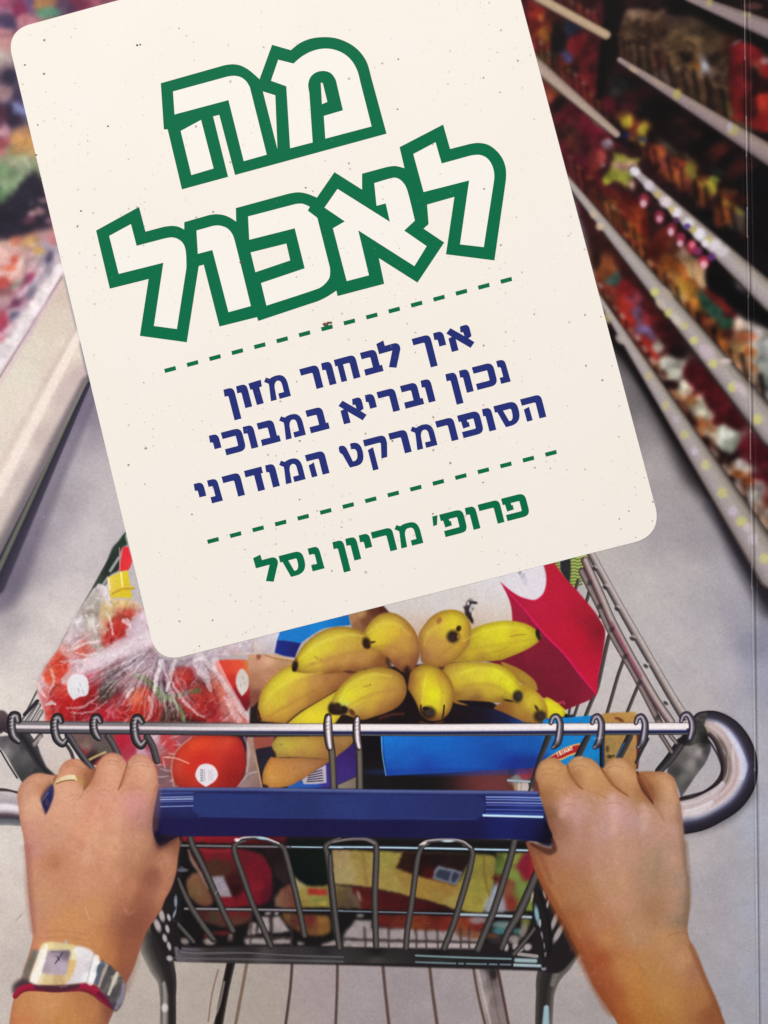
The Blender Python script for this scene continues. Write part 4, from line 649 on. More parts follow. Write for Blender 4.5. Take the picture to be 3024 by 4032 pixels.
    hook("M", "1160,190 1137,158 1110,158 1094,200 1096,270 1112,340 1150,385 1185,350", [12, 14, 15, 16, 17, 18, 16, 10], "fourth hooked wire from the left on the rim"); ribs("M", 1095, 165, 270, 8, 12)
    H2 = "-1:2c1c1c -.6:8c7c80 -.25:f4ecf4 .05:e4e4ec .3:8c6c70 .6:3a3434 1:1c1818"
    tube("Q 812,150 812,230 822,330 845,450 858,740", [14, 18, 17, 14, 13], "-1:241c1a -.5:5c544c .1:70685c .6:4c443c 1:241e1c", soft=1.2)
    tube("Q 1048,160 1046,240 1052,330 1068,450 1075,745", [11, 15, 16, 13, 13], "-1:241c1a -.5:5c544c .1:70685c .6:4c443c 1:241e1c", soft=1.2)
    hook("Q", "812,158 808,220 815,330 825,400", [15, 18, 17, 14], "left one of the two central hooked wires", H2); ribs("Q", 806, 175, 270, 7)
    hook("Q", "1048,165 1044,230 1048,330 1062,400", [12, 16, 16, 13], "right one of the two central hooked wires", H2); ribs("Q", 1044, 180, 270, 7)
    H3 = "-1:1c1820 -.6:3c3844 -.15:6c6470 .15:ccc4cc .35:9c909c .6:403a58 1:1e1820"
    for i, (x, lab) in enumerate(((315, "hooked wire above the red banner of the blue box"), (585, "hooked wire where the blue box meets the tan box"), (870, "hooked wire over the tan biscuit box"))):
        hook("N", f"{x-35},160 {x-22},125 {x+5},118 {x+25},160 {x+22},230 {x+8},290 {x-18},320", [9, 11, 12, 14, 16, 15, 9], lab, H3.replace('-.15', '-.16'))
        blob(f"N {x-2},300,22,22,20:2a282c", .6); blob(f"N {x+6},285,10,14,20:7c7880", .6)
    hook("N", "1130,150 1145,112 1175,105 1200,145 1205,200 1190,260", [8, 11, 12, 14, 15, 12], "last hooked wire at the right end of the rim", H3)

def paint_handle_ends():
    # right chrome U
    pts = "N 1270,152 1345,166 1424,226 1479,314 1511,420 1499,536 1435,634 1337,704 1238,750 1120,770"
    tube(pts, [40, 51, 62, 70, 72, 74, 73, 70, 71, 73], "-1:1c181c -.82:2c2834 -.6:38344a -.42:5c5a78 -.26:b0b0cc -.1:d8ccd4 .15:b8a09c .3:c8b8bc .45:9c8884 .55:7c6c68 .62:a89c9c .72:5a4c4a .85:3a2e30 1:201a1c", soft=1.5, name="handle_end", label="curved chrome end of the push handle beside the right hand")
    tube("N 1120,700 1230,675 1330,625 1400,560", [15, 17, 17, 12], "-1:f4e8ea 0:e0d0d4 1:ccbcc0", soft=5, alpha=.7)
    tube("N 1130,755 1240,730 1330,680", [13, 15, 8], "e8e4ec", soft=7, alpha=.6)
    fill("N 1120,790 1240,780 1360,730 1460,660 1540,560 1600,500* 1615,600 1560,700 1440,800 1300,860 1140,888*", "1b181e", soft=14, alpha=.5)
    tube("N 1440,230 1500,320 1545,440 1530,520", [8, 11, 13, 8], "ccd0e8", soft=6, alpha=.7)
    fill("N 1290,110 1400,105 1500,170 1580,280 1620,420 1600,420 1540,300 1460,200 1380,150 1290,150", "2a2426", soft=9, alpha=.6)
    blob("N 1335,190,44,24,35:c4b4b4 1380,240,50,20,45:c0b0b0 1300,200,14,30:a8a088 1450,420,26,60:8c7c78 1440,330,20,70,-20:a89894 1400,300,14,60,-30:5c4c48 1425,420,8,70:4c3e3a 1470,380,10,80:d8ccd0", .6)
    tube("N 1330,300 1375,380 1398,460 1392,530 1348,575 1268,614 1130,648", 4, "1c1620", soft=2.5, alpha=.8)
    fill("N 1215,150 1250,105 1300,95 1290,150 1270,200 1225,220", "N 1240,140:5c5854 1280,120:3a3838 1250,190:34322e", soft=3, noise=(10, .2))
    # left chrome U
    tube("M -40,890 60,890 170,905", [72, 70, 66], "-1:3c3438 -.93:4c4246 -.85:c8bcc0 -.55:b4a8ac -.3:a89ca4 -.1:e8e0e6 .1:dcd4dc .25:a898a4 .4:5c4850 .55:403a44 .7:5c5e64 .85:6c6c70 1:8c8a8c", soft=2, name="handle_end", label="chrome end of the push handle left of the left hand")
    tube("M -40,735 60,745 150,775", 3, "3c3034", soft=2)

def paint_handle():
    out = "J 1000,118* 1659,116* K 1659,136* L 150,140* 200,250 250,400 250,480* 0,452* K 1659,450* 0,431* J 1659,431* 1200,432 1160,450 1020,470* 990,400*"
    fill(out, "J 1100,200:293164 1100,160:313a74 1100,300:211f4c 1050,380:1a183e 1400,380:1f1c48 K 300,200:252b60 800,220:272e64 1300,220:252b5e 300,380:1e1a42 900,380:1c1840 1500,390:1b1a44 1600,360:1c2060 L 80,200:2c3a80 80,380:1a1a50 200,430:121028 J 1500,380:1e1a4a", fs=40, soft=1.6, name="push_handle", label="dark blue plastic push handle with a flat recessed panel")
    tube("J 1040,124 1659,127 K 800,140 1659,147 L 150,150", [7, 8, 8, 8, 7], "-1:4c5888 -.2:6a78a8 1:303a74", soft=2.5, smooth=False, alpha=.75)
    fill("J 1300,152 1659,156* K 1400,166 1470,172 1510,215 1505,270 1470,312 1380,318 J 1659,306* 1320,298 1270,275 1250,225 1265,175", "J 1500,230:29356e K 300,240:273064 900,240:28316a 1400,240:262d60 600,290:2b3670", fs=60, soft=2.2, noise=(60, .03))
    tube("J 1300,302 1659,309 K 800,318 1450,320", 3, "34468c", soft=2.5, smooth=False, alpha=.6)
    fill("J 1010,310* 1659,316* K 800,326* 1659,330* 1659,448* 0,429* J 1200,430* 1020,460*", "J 1300,380:1d1846 K 500,380:1a153e 1400,400:18153c 1600,350:1c1f5c", fs=50, soft=5, alpha=.8)
    for y, c, w in ((176, '8c9cd0', 2.6), (190, 'b4c4ec', 2.4), (204, '5c6cb0', 2), (236, '8c9cd4', 2.2), (150, '4c5a98', 2)):
        tube(f"J 1048,{y+3} 1260,{y-2}", w, c, soft=1.6, alpha=.85)
    for y, c, w in ((176, '8ca0d8', 3), (192, '7088c8', 2.4), (212, '8c98d0', 2.6), (228, '5064b0', 2.4), (258, '485cac', 2.6), (280, '3c50a4', 2.4)):
        tube(f"K 1518,{y} 1659,{y+1} L 190,{y+6}", w, c, soft=1.5, smooth=False, alpha=.85)
    tube("K 1500,296 1659,300 L 185,306", 6.5, "-1:3c54b0 -.3:b0dcec .3:d8f0f8 1:1c2468", soft=1.8, smooth=False)
    fill("J 995,420* 1190,432* 1180,470 1120,490 1060,515 1020,530 1000,500", "2a1a22", soft=3)
    fill("J 1000,300 1040,330 1060,430 1180,436 1150,452 1060,470 1020,500 1010,430", "120f26", soft=5, alpha=.8)
    fill("L 190,330 240,380 252,450 240,500 180,490 150,460 200,430", "100d1c", soft=5, alpha=.9)

def paint_basket():
    fill("R 330,70* 2000,70* U 1290,95* 1340,170 1380,320 1450,450 1550,640 1650,800* 1600,860 1500,960 1420,960* 1360,950* 0,910* R 290,1110* 230,1090 90,830* 165,650 245,430 290,250 330,150", "201b1d", soft=3)
    # left part
    fill("R 340,78* 1200,92* 1180,150 800,148 480,140 345,128*", "R 400,100:a81c28 700,110:a01a28 1000,120:5c1820", soft=3)
    fill("R 480,185* 770,185 980,230 1060,330 1085,470 1070,590 1010,645 850,665 690,665 600,560 540,330", "R 560,230:901c2c 700,240:8c1c2c 800,280:7c1c28 600,330:5c3828 700,330:5c3228 780,450:4c1c20 900,400:8c1828 950,500:981a2c 850,600:901828 700,620:981a28 1020,400:84162a 1050,550:70142a 780,520:3c1418", fs=14, fp=2.3, soft=4)
    tube("R 490,195 640,215 760,200", 6, "b82834", soft=4, alpha=.7)
    fill("R 575,420* 685,412* 752,580* 645,588*", "R 620,450:a89cac 700,560:b0a4ac", soft=3, smooth=False, noise=(10, .08))
    fill("R 385,450 440,390 500,400 560,520 600,620 560,655 470,640 400,560", "R 420,460:a06848 480,520:8c6444 550,600:84543c 440,580:70603c 540,650:8c4838", soft=4, noise=(16, .1))
    tube("R 400,200 430,290 500,400 560,520", [5, 8, 7, 5], "-1:a85038 .3:c0a498 1:50343c", soft=3, alpha=.85)
    fill("R 430,690* 930,700* 900,780 820,810 700,830 560,800 470,750", "R 500,720:5c2824 620,740:5c4434 700,700:8c1c28 850,720:7c2424 820,780:684030 600,800:5c3c30", soft=4, fs=14)
    fill("R 1200,120* 1530,120* 1525,440 1480,500 1380,490 1270,420 1210,300", "R 1300,300:131c18 1450,300:16201a 1350,450:10181a", soft=4)
    fill("R 1000,160* 1190,170* 1220,440 1180,480 1120,420 1090,330*", "R 1100,250:241a1c 1150,400:3a2a28 1050,200:3c1c24", soft=4)
    fill("R 1100,600* 1180,500 1260,480 1300,640 1300,680* 1110,670*", "R 1150,580:8c5c40 1230,540:7c4438 1260,640:803830 1120,640:b08c70", soft=4, noise=(12, .1))
    fill("R 1255,410* 1350,485 1460,500 1540,480* 1600,490 1659,500* 1659,670* 1320,670* 1290,550", "R 1290,480:c0b078 1340,560:b09c48 1420,600:a8a048 1500,620:9c9440 1600,560:8c7444 1640,620:6c5434 1350,640:a88c40", fs=14, soft=3)
    fill("R 1372,512* 1532,522* 1532,568* 1376,566*", "c0382c", soft=2.5, smooth=False); blob("R 1440,615,50,14:889444 1500,640,36,20:c8b048", .6)
    fill("R 1160,720* 1540,735* 1560,800 1540,880 1430,905 1300,870 1200,800", "R 1200,750:8c5c34 1280,780:6c3428 1400,780:7c2c28 1480,760:a07034 1500,860:94682c 1350,850:7a4c30 1420,880:8c5830", fs=13, soft=4, noise=(14, .08))
    LT = "b4a5a4"
    for p in ("R 985,745* 1060,750* 1060,870* 960,885*", "R 1085,745* 1145,745* 1225,870* 1085,880*", "R 895,800* 950,790* 950,890* 880,900*", "R 850,925* 1025,920* 1040,970* 860,975*", "R 1085,930* 1235,925* 1240,965* 1090,970*", "R 1290,945* 1340,960* 1345,975* 1290,975*", "R 1490,965* 1560,945* 1610,935* 1615,980* 1480,985*"):
        fill(p, LT, soft=3, smooth=False, noise=(10, .08))
    for x in (905, 1070, 1240): tube(f"R {x},700 {x},985", 4, "4a3a3a", soft=3, alpha=.8)
    tube("R 860,910 1240,915", 4, "4c3c3c", soft=3, alpha=.9)
    blob("R 1045,720,22,14:c0b4b4 1115,720,20,16:c0b4b4 370,945,36,26,30:b8a8a0 570,950,46,26:c4b4a8 550,905,22,14:b02c28 650,880,90,22:5c2020 680,875,60,14:7c2428 740,915,24,34:7c6864 745,900,12:b0a090", .85)
    # yellow packet
    fill("U 10,155* 270,168* 480,172* 930,190* 1080,205 1075,330 1040,480 1000,565 960,572* 860,560* 820,548* 560,470* 270,405* 20,383*", "U 60,200:b89c68 200,190:b49848 100,330:b8a468 240,360:b8984c 350,230:b0a048 400,380:b49c4c 480,330:b08c40 620,420:b8903c 750,400:b08438 700,480:ac8c40 800,520:b8a050 900,520:b4a440 950,400:aca040 960,250:a4983c 1020,300:a08c3c 1050,400:b09c40 920,300:98903c", fs=18, fp=2.2, soft=3, noise=(22, .03), name="yellow_packet", label="yellow paper packet with a dark panel low in the basket")
    tube("U 1000,200 1010,330 1040,450", 5, "806c28", soft=4, alpha=.6); tube("U 215,180 225,260 240,390", 4, "8c7038", soft=4, alpha=.5)
    fill("U 475,172* 935,188* 880,300 868,330* 820,395* 700,360 600,340* 430,278*", "U 500,240:3c2018 600,200:2c1414 580,300:301814 700,230:241818 850,230:2c1c1a 640,320:5c1818 750,260:341c1c", fs=14, soft=3, noise=(16, .12))
    fill("U 702,262* 866,305* 826,392* 664,345*", "9498a8", soft=2, smooth=False); fill("U 712,280* 850,313* 818,376* 680,337*", "3c4258", soft=2, smooth=False); tube("U 800,300 782,360", 4, "8088a0", soft=2)
    fill("U 130,400* 270,408* 560,475* 815,552* 560,565* 180,545*", "U 200,450:641c1c 400,470:5c181c 550,520:54181c 700,545:481418 180,500:70281f", soft=3, fs=14, noise=(12, .1))
    fill("U 30,400* 130,400* 190,500 200,540* 50,545*", "U 60,430:8c7434 100,500:5c4830 150,480:4c3428 170,450:a08c80", soft=3, noise=(10, .15))
    fill("U 290,580* 700,590 1010,600* 1000,680 900,700 820,690* 560,700 480,680 380,670 290,655*", "U 350,610:74241c 450,640:7a2c20 600,620:8a3822 560,680:94441f 750,640:8c2c20 900,620:9c3c24 850,660:a04c28 960,660:8c2c24 700,600:702420", soft=3, fs=12, noise=(10, .14))
    fill("U 300,670* 1000,700* 960,805* 80,795* 90,735*", "b0a2a2", soft=4, smooth=False, noise=(9, .1))
    fill("U 100,690* 170,620* 270,620* 270,730* 85,735*", "b0a3a2", soft=4, smooth=False)
    fill("U 820,690* 1010,690* 990,740 830,720", "94502c", soft=4, alpha=.8)
    tube("U 80,745 980,765", 5, "443636", soft=3, alpha=.9)
    for x in (225, 380, 560, 625, 700, 850, 905): tube(f"U {x},670 {x+4},810", 4, "463838", soft=3, alpha=.85)
    blob("U 195,590,24,12:c8bcb8 190,460,12,36,-20:b4a8a4", .7)
    # right of the packet
    fill("U 1085,180* 1300,175* 1335,330* 1290,420 1240,560* 1010,570* 1080,370*", "U 1120,280:7c9040 1090,250:50582c 1200,210:98a840 1260,260:94203c 1300,300:9c1c30 1200,320:90a044 1250,400:88a048 1160,400:8c4430 1180,500:943428 1060,430:a8acb8 1040,520:a4a8b4 1120,520:a49cac 1100,350:701c18 1230,480:7c8c3c", fs=13, fp=2.4, soft=3)
    blob("U 1290,255,44,90,10:981c30 1180,500,44,50:9c382c 1165,420,30,50,20:a06040 1075,430,24,60,15:acb0bc 1030,510,26,50,20:b0b4c0 1120,520,26,44:a8a4b4 1090,340,30,20:6c1c1c 1110,280,40,60:6c8438", .7)
    fill("U 1270,560* 1300,470* 1322,440* 1320,560*", "8c9c40", soft=3); blob("U 1275,630,30,40:8c8c40 970,620,60,24:a09098 1130,650,70,26:88a8a4 1120,690,60,22:50989a 1220,690,30,20:4c8888 1100,740,80,30:40383c 1050,720,50,16:7c4c34", .85)
    blob("U 1150,795,16,26:b8acac 1200,745,36,26:b8a8a4 1210,790,20,26:b4a4a4 1260,690,24,50,20:a49890 1290,795,26,22,-20:c0b4b4 1240,815,24,12,-20:b0a4a4", .85)
    # rim of the basket bottom
    fill("R 280,990* 500,1000 1000,985 1659,990* U 0,790* 600,815 1200,835* 1400,870* 1410,945* 1200,925 600,905 0,900* R 1659,1125* 900,1125 300,1110*", "R 400,1060:5c545c 300,1060:6c646c 600,1030:34302f 900,1020:2c2829 1200,1060:343032 1500,1030:242224 1000,1100:4c4847 1500,1110:484544 U 300,830:161415 300,880:44403f 700,835:151414 700,890:302e2e 1100,850:1c1c1e 1300,880:242426", fs=18, soft=3, name="basket_base", label="dark rim along the bottom of the basket")
    tube("R 330,1035 460,1045 850,1040 1200,1060 1659,1075", [10, 9, 5, 5, 5], "-1:2c2828 -.2:6c666c 1:3c3838", soft=3, alpha=.8)
    tube("R 290,1080 460,1085 850,1090 1659,1110", 7, "-1:2c2a2c 0:6a6468 1:4c4846", soft=3, alpha=.6)
    tube("U 560,850 850,862 1180,872", 4, "8caab0", soft=2.5, alpha=.75); tube("U 560,893 850,903 1180,910", 4.5, "-1:505c62 0:8098a4 1:3c4248", soft=2.5, alpha=.85)
    tube("U 1215,880 1340,885", 9, "-1:788c90 0:b4ccd0 1:788890", soft=3, alpha=.9); tube("U 1200,912 1370,918", 7, "-1:80949c 0:b8ccd4 1:5c6c74", soft=2.5, alpha=.95)
    tube("U 1230,840 1350,855", 7, "a89c9c", soft=3, alpha=.9)
    for x in (830, 880, 1030, 1100, 1190): tube(f"U {x},885 {x},925", 4, "242022", soft=2)
    blob("U 1408,845,16,16:8c8494 1395,935,16,14:a098b0", .8)
    warp_region("R 340,90* 1659,110* U 1300,110* 1320,760* 0,790* R 1659,985* 330,985*", 4, 24, 3.5, 6, (.84, .90, 1.12), 14, .07, 18, .4)
    # horizontal wires
    tube("R 340,165 800,172 1659,182", 7, "-1:24201f -.3:6c6668 .1:7c7880 .6:2c2828 1:1c1818", soft=1.8)
    tube("R 1240,175 1659,182 U 0,140 300,143 700,150 1290,163", [5, 5, 7, 8, 8, 8], "-1:18161a -.5:3c4c5c -.1:c8e4f0 .3:a0b8cc .6:2c3448 1:141218", soft=1.6, smooth=False)
    tube("R 370,682 900,688 1300,695", 6.5, "-1:2c2828 -.2:9c98a0 .3:5c585c 1:2c2828", soft=1.8, smooth=False)
    tube("R 1300,695 1659,698 U 50,560 400,568 820,578", 5, "-1:242022 -.1:7c8c9c .4:3c4048 1:1c1a1c", soft=1.8, smooth=False)
    tube("U 850,582 1050,588 1310,600", 8, "-1:3c3c40 -.1:b4c8d0 .4:8c98a0 1:302e30", soft=1.8)
    # upright wires
    W1 = "-1:221f1f -.5:4c4746 0:5a5452 .5:3c3837 1:1c1a1a"
    for p, r, l in (("R 410,90 430,160 520,340 620,560 690,720 760,860", 13, 1), ("R 315,440 380,590 440,700 520,820 600,930", [8, 11, 13, 13, 12], 1), ("R 290,780 360,860 440,950", [8, 10, 9], 0),
                    ("R 860,125 800,140 772,170 780,240 850,440 920,640 1000,820 1070,985", [6, 10, 11, 12, 12, 12, 12, 12], 1), ("R 1040,125 1120,150 1170,180 1200,260 1260,500 1310,720 1345,900", [6, 9, 11, 12, 12, 12, 12], 1),
                    ("R 1640,100 1590,120 1520,165 1530,230 1560,430 1580,620 1600,850 1640,990", [6, 9, 11, 12, 14, 14, 13, 12], 1), ("U 0,200 5,330 30,560 60,800", [9, 11, 12, 12], 0),
                    ("U 200,85 255,95 298,125 300,250 292,450 295,640 300,790", [7, 10, 12, 13, 13, 13, 12], 1), ("U 640,118 600,140 575,200 555,330 530,520 505,680 495,800", [9, 10, 12, 12, 12, 12, 12], 1),
                    ("U 870,125 915,145 930,190 900,330 850,500 800,660 745,800", [8, 10, 12, 13, 13, 13, 13], 1), ("U 1205,95 1180,200 1120,400 1060,580 1010,700 965,810", 14, 1),
                    ("U 1345,320 1300,430 1230,580 1160,700 1120,800", [16, 17, 17, 14, 12], 1), ("U 1370,620 1300,720 1200,840", [8, 9, 10], 0)):
        tube(p, r, W1, soft=2.8, **({'name': 'basket_wire'} if l else {}))
    tube("R 800,130 840,108 950,100 1040,118 1130,150", [6, 7, 8, 8, 6], "-1:b8a8a8 -.3:c8c4cc .3:3c383c 1:2c2828", soft=1.5)
    blob("R 795,118,22,14:f0e4e8 1000,105,44,10,5:a8ccd8", .9)
    tube("U 590,130 630,108 720,98 800,97 870,112 915,145", [6, 7, 8, 8, 7, 6], "-1:b0a4a8 -.3:a09ca0 .3:4a4444 1:2c2828", soft=1.5)
    blob("U 612,118,20,9,-20:e8dce0 770,102,40,8:c4dce0", .9)
    tube("U 20,110 120,92 230,92 290,120", [5, 6, 7, 6], "-1:6c6460 0:7c7470 1:342e2c", soft=1.5)
    # end lattices
    for x, y, rx, ry, ro in ((180, 735, 22, 52, -15), (145, 815, 24, 56, -20), (238, 752, 14, 30, -15), (226, 845, 16, 34, -15), (205, 920, 18, 34, -15), (240, 985, 16, 36, -15), (297, 620, 16, 50, 0), (245, 1085, 26, 22, 30), (285, 720, 10, 40, 20)):
        blob(f"R {x},{y},{rx},{ry},{ro}:{'c8bcbc' if x < 280 else '8c98a8'}", .85)
    blob("R 350,365,44,16:8c88a0 340,345,20,12:50505c", .6)
    for x, y, rx, ry, ro, c in ((1465, 625, 16, 60, 20, 'b4a8a8'), (1490, 705, 18, 66, 28, 'b8acac'), (1350, 580, 14, 56, -8, '88b8c4'), (1400, 450, 8, 30, -15, 'a8a0a0'), (1420, 515, 9, 36, 15, 'a8a0a0'), (1320, 465, 8, 34, 10, 'a8a088'), (1380, 730, 10, 34, 0, 'a098a8'), (1395, 790, 8, 22, 0, '9890a0'), (1370, 640, 8, 26, 0, 'b0c0c4')):
        blob(f"U {x},{y},{rx},{ry},{ro}:{c}", .85)
    tube("U 1370,440 1420,600 1440,760 1420,860", 7, "191617", soft=4); tube("U 1330,620 1380,760 1395,920", 6, "201c1d", soft=3)
    tube("R 300,450 320,640 290,860 330,1000", 6, "1c191a", soft=4)

def paint_legs():
    tube("R 100,900 120,1000 180,1150 220,1260 230,1400 235,1660", [52, 56, 50, 38, 32, 30], "-1:3c3436 -.5:242021 0:2a2627 .5:4c4846 1:8c867c", soft=4, name="frame_leg", label="left frame leg running off the bottom edge")
    tube("R 195,1290 205,1400 200,1660", [10, 14, 16], "-1:6c645c 0:a8a09c 1:4c4442", soft=7, alpha=.85); blob("R 205,1490,26,34:dcd4d8", .85)
    tube("U 1560,800 1500,880 1430,980 1405,1100 1395,1320", [50, 54, 48, 36, 34], "-1:706a66 -.5:3c3836 0:282424 .5:302c2c 1:4c4642", soft=4, name="frame_leg", label="right frame leg running off the bottom edge")
    tube("U 1560,850 1490,940 1450,1040", [10, 14, 8], "8c8480", soft=9, alpha=.6); tube("U 1412,1190 1408,1300", [10, 14], "a0c0c8", soft=6, alpha=.9)
    tube("R 745,1125 700,1330 640,1640", [17, 16, 18], "-1:4c4640 -.4:1c1818 .5:181414 1:3a3230", soft=3, name="tray_bar"); tube("R 690,1280 640,1500 560,1640", 4, "c8b8ac", soft=5, alpha=.6)
    for p, r, c in (("R 875,1125 840,1320 780,1640", 7, "7a6250"), ("R 640,1180 590,1380 560,1600", 3, "8c6c64"), ("R 1245,1125 1230,1330 1190,1640", 7, "4c3c3a"), ("R 1615,1125 1612,1330 1600,1640", 7, "544340"),
                    ("U 345,920 360,1080 385,1310", 8, "5a4644"), ("U 650,920 668,1080 700,1310", 8, "5a4844"), ("U 935,925 965,1100 1015,1310", 7, "5c4c44"), ("U 1095,945 1125,1100 1165,1310", 8, "4a3836"), ("U 1050,1000 1075,1130 1110,1310", 5, "6c5c58")):
        tube(p, r, f"-1:8c7c76 -.3:{c} .4:{c} 1:8c7c78", soft=2.5, name="tray_bar")
    fill("U 960,930* 1080,935* 1160,1310* 1030,1310*", "U 1000,1000:8c8080 1040,1000:5c504e 1060,1150:6c5e5c 1100,1250:7c6e6c 1020,1150:a09492 1060,960:2c2424", fs=10, fp=2.3, soft=4, alpha=.8)
    tube("U 965,940 1000,1100 1050,1310", 5, "c0b4b0", soft=3, alpha=.6)
    blob("U 1065,970,24,40:282222", .85)
    region("R 300,1120* 1659,1130* U 1360,930* 1380,1310* R 240,1640*", "floor_strip", None, False); REG.pop()

def paint_hands():
    L = ("J 55,1700* 75,1560 100,1460 150,1330 190,1200 215,1080 200,950 185,800 170,600 155,450 130,330 M 150,880 140,790 160,720 200,665 260,622 320,608 400,620 465,630* 495,560 540,510 600,492 650,500 700,540 750,590* "
         "775,565* 810,510 860,460 920,443 980,460 1020,505 1040,530* 1070,480 1120,455 1180,460 1230,490 1270,560 1290,640 1290,740 1270,850 1250,960 1245,1060 1262,1140 1300,1205 1350,1195 1400,1160 1462,1130* 1470,1180 1455,1300 1440,1420 1400,1550 1350,1640 "
         "J 1050,920 980,1020 920,1150 870,1300 820,1400 790,1500 740,1580 690,1700*")
    fill(L, "M 300,650:dba888 220,720:cd9a7e 170,800:c48f76 160,700:c09078 260,850:dcac8e 200,950:d29e84 330,720:b87c5c 560,530:cd8c70 560,580:d8997a 650,560:d49a74 700,640:a06446 720,600:9c603e 540,740:dfab90 500,680:d49a7c 600,850:d9a388 500,950:d49c80 620,730:d8a082 880,500:dda488 930,580:dfa98c 900,660:d8a082 820,620:cc9474 1000,560:c88c6c 1150,520:dba488 1200,600:d8a284 1230,720:cc9478 1080,640:cf9676 1050,720:c88c70 1120,830:cc8e88 1040,850:d0948c 1180,950:b98278 1220,1040:ac7c6c 950,850:d69a80 780,900:d49078 850,780:d69c84 700,1050:d69a7a 400,1100:c89278 250,1200:c4887c 200,1080:c88e7c 450,1350:ba805e 700,1250:cf9476 900,1200:d29a7a 1100,1150:ca9274 1150,1300:b88464 1250,1400:a06c54 1200,1200:b88468 1350,1300:c4886c 1330,1400:b47c5e 1400,1200:94604a 1425,1420:b47c62 1300,1230:845440 1440,1180:7c4c34 700,1500:ca9070 300,1500:c48c6e 500,1500:c28868 1100,1550:b87c5c 900,1450:c68c6c "
         "J 300,800:c6906c 600,900:c68c60 480,1000:c88e5e 900,850:a86c4e 1000,800:b87c60 1050,700:b4765a 950,700:98644c 900,1000:8c5442 950,950:985a46 830,1150:a26444 850,1050:945a44 400,1080:c88c5c 600,1150:c48656 700,1250:b97a4e 230,1050:c68a6a 200,900:bc8870 220,1140:cc8a66 300,1520:c99060 150,1560:c48656 600,1560:b87c4e 720,1500:8c5240 740,1560:7c483a 800,1330:9a5c4a 760,1280:a8683e 130,1640:c27c50 450,1640:be854e",
         soft=2.2, fs=34, fp=1.9, rim=("8c5240", 20, .34), noise=(10, .03), name="printed_hand", label="left hand with a gold ring and a wristwatch gripping the handle")
    blob("M 440,1340,50,60,20:a87050 660,1200,40,40:c08264 900,1330,40,60:bb8260 1200,1330,60,90,20:9c6850 1250,1450,50,80,20:94624c 1100,870,60,40:cf8c90 600,1150,60,24:c48a6e 240,1220,60,30:bc7c74 760,860,50,26:d08c78 940,1000,70,70:dca484 720,1400,60,60:c68c68 560,1400,60,90,10:c88e6c", .35)
    tube("M 1290,740 1265,900 1250,1050", [16, 22, 20], "9c6654", soft=12, alpha=.35); tube("J 180,500 190,800 215,1050", [14, 16, 12], "9c6458", soft=12, alpha=.4)
    tube("J 1000,700 930,880 860,1080 830,1250 790,1420", [36, 44, 44, 40, 30], "80483a", soft=26, alpha=.42); tube("J 640,250 620,420 560,600", [16, 24, 20], "e4b498", soft=20, alpha=.25)
    tube("J 760,250 760,420 700,640", [14, 20, 18], "e0ac90", soft=20, alpha=.22); tube("J 880,330 860,480 800,640", [16, 22, 16], "b8806c", soft=18, alpha=.25)
    for q, w, a in (("M 545,560 590,545 640,560", 2.2, .35), ("M 850,520 910,505 970,520", 2.4, .35), ("M 840,545 905,532 970,545", 2, .28), ("M 1080,530 1150,512 1220,532", 2.4, .35), ("M 1075,560 1150,545 1230,562", 2, .28), ("M 215,700 250,680 300,672", 2, .3),
                    ("M 560,800 610,790 660,802", 2, .28), ("M 800,760 850,748 900,765", 2, .28), ("M 1060,740 1120,728 1180,745", 2.2, .3), ("M 1310,1290 1340,1330 1350,1390", 3, .3), ("J 300,1060 420,1050 560,1075", 3, .25), ("J 260,1100 400,1090 540,1110", 3, .2)):
        tube(q, w, "8c5040", soft=4.5, alpha=a * .7)
    # gaps and folds between fingers
    def fold(p, r, c="7c4430", a=.95, s=4.5): tube("M " + p, r, c, soft=s, alpha=a)
    fold("1040,530 1025,590 1005,650 985,710 965,745", [3, 4, 5, 5, 2], "985c42"); fold("1050,560 1030,620 1000,700", [8, 12, 6], "b4785a", .5, 10)
    fold("772,575 750,620 730,660 705,710 685,745", [6, 9, 10, 7, 3], "84503a", .9); fold("740,600 715,660 690,730", [12, 16, 6], "9c6444", .7, 9)
    fold("690,745 660,800 630,830", [4, 3, 1], "b07c62", .6, 8); fold("465,632 445,660 440,700", [4, 6, 4], "905c40", .8); fold("440,700 435,690 400,680", [3, 8, 8], "b07c5c", .5, 8)
    fold("590,505 640,520 690,560", [3, 4, 3], "e8b498", .4, 6)
    fill("M 432,700 438,790 405,890 372,952* 350,890 333,825 345,790 385,730", "M 410,760:2a3a84 400,830:1c2260 370,900:14143c 350,830:3a2a30 425,720:2c2440", soft=3)
    fill("M 345,760 400,690 430,690 395,750 350,820 330,830", "845444", soft=6, alpha=.65); tube("M 392,770 345,835", 3, "6a6c8c", soft=2, alpha=.6)
    fill("M 440,705* 460,672 510,640 570,622 615,626* 635,665* 600,672 540,672 490,688 452,712", "M 470,680:c8a878 520,650:e8d4a4 580,640:f8f0d8 610,650:f4ead0 630,660:c09858", soft=1.8, name="ring", label="narrow gold ring")
    tube("M 455,700 500,680 560,668 610,668", 2.6, "805434", soft=1.8, alpha=.8); tube("M 632,640 660,680 655,715", [5, 7, 3], "b4904c", soft=3, alpha=.85)
    # thumb shadow
    fill("M 1250,1060 1262,1140 1300,1200 1350,1195 1420,1150 1462,1130 1440,1160 1380,1200 1320,1225 1290,1225 1260,1170", "4a2c30", soft=6, alpha=.85)
    # wrist band, watch, red cord
    fill("O 350,525* 425,540 360,740 315,860 240,885* 255,760 310,620", "O 340,650:6c6458 380,560:7c746c 290,800:8c8478 330,750:5c5448", soft=5)
    fill("O 135,980 150,900 240,840 330,860 420,900 300,930 200,950 165,1010", "43343c", soft=7)
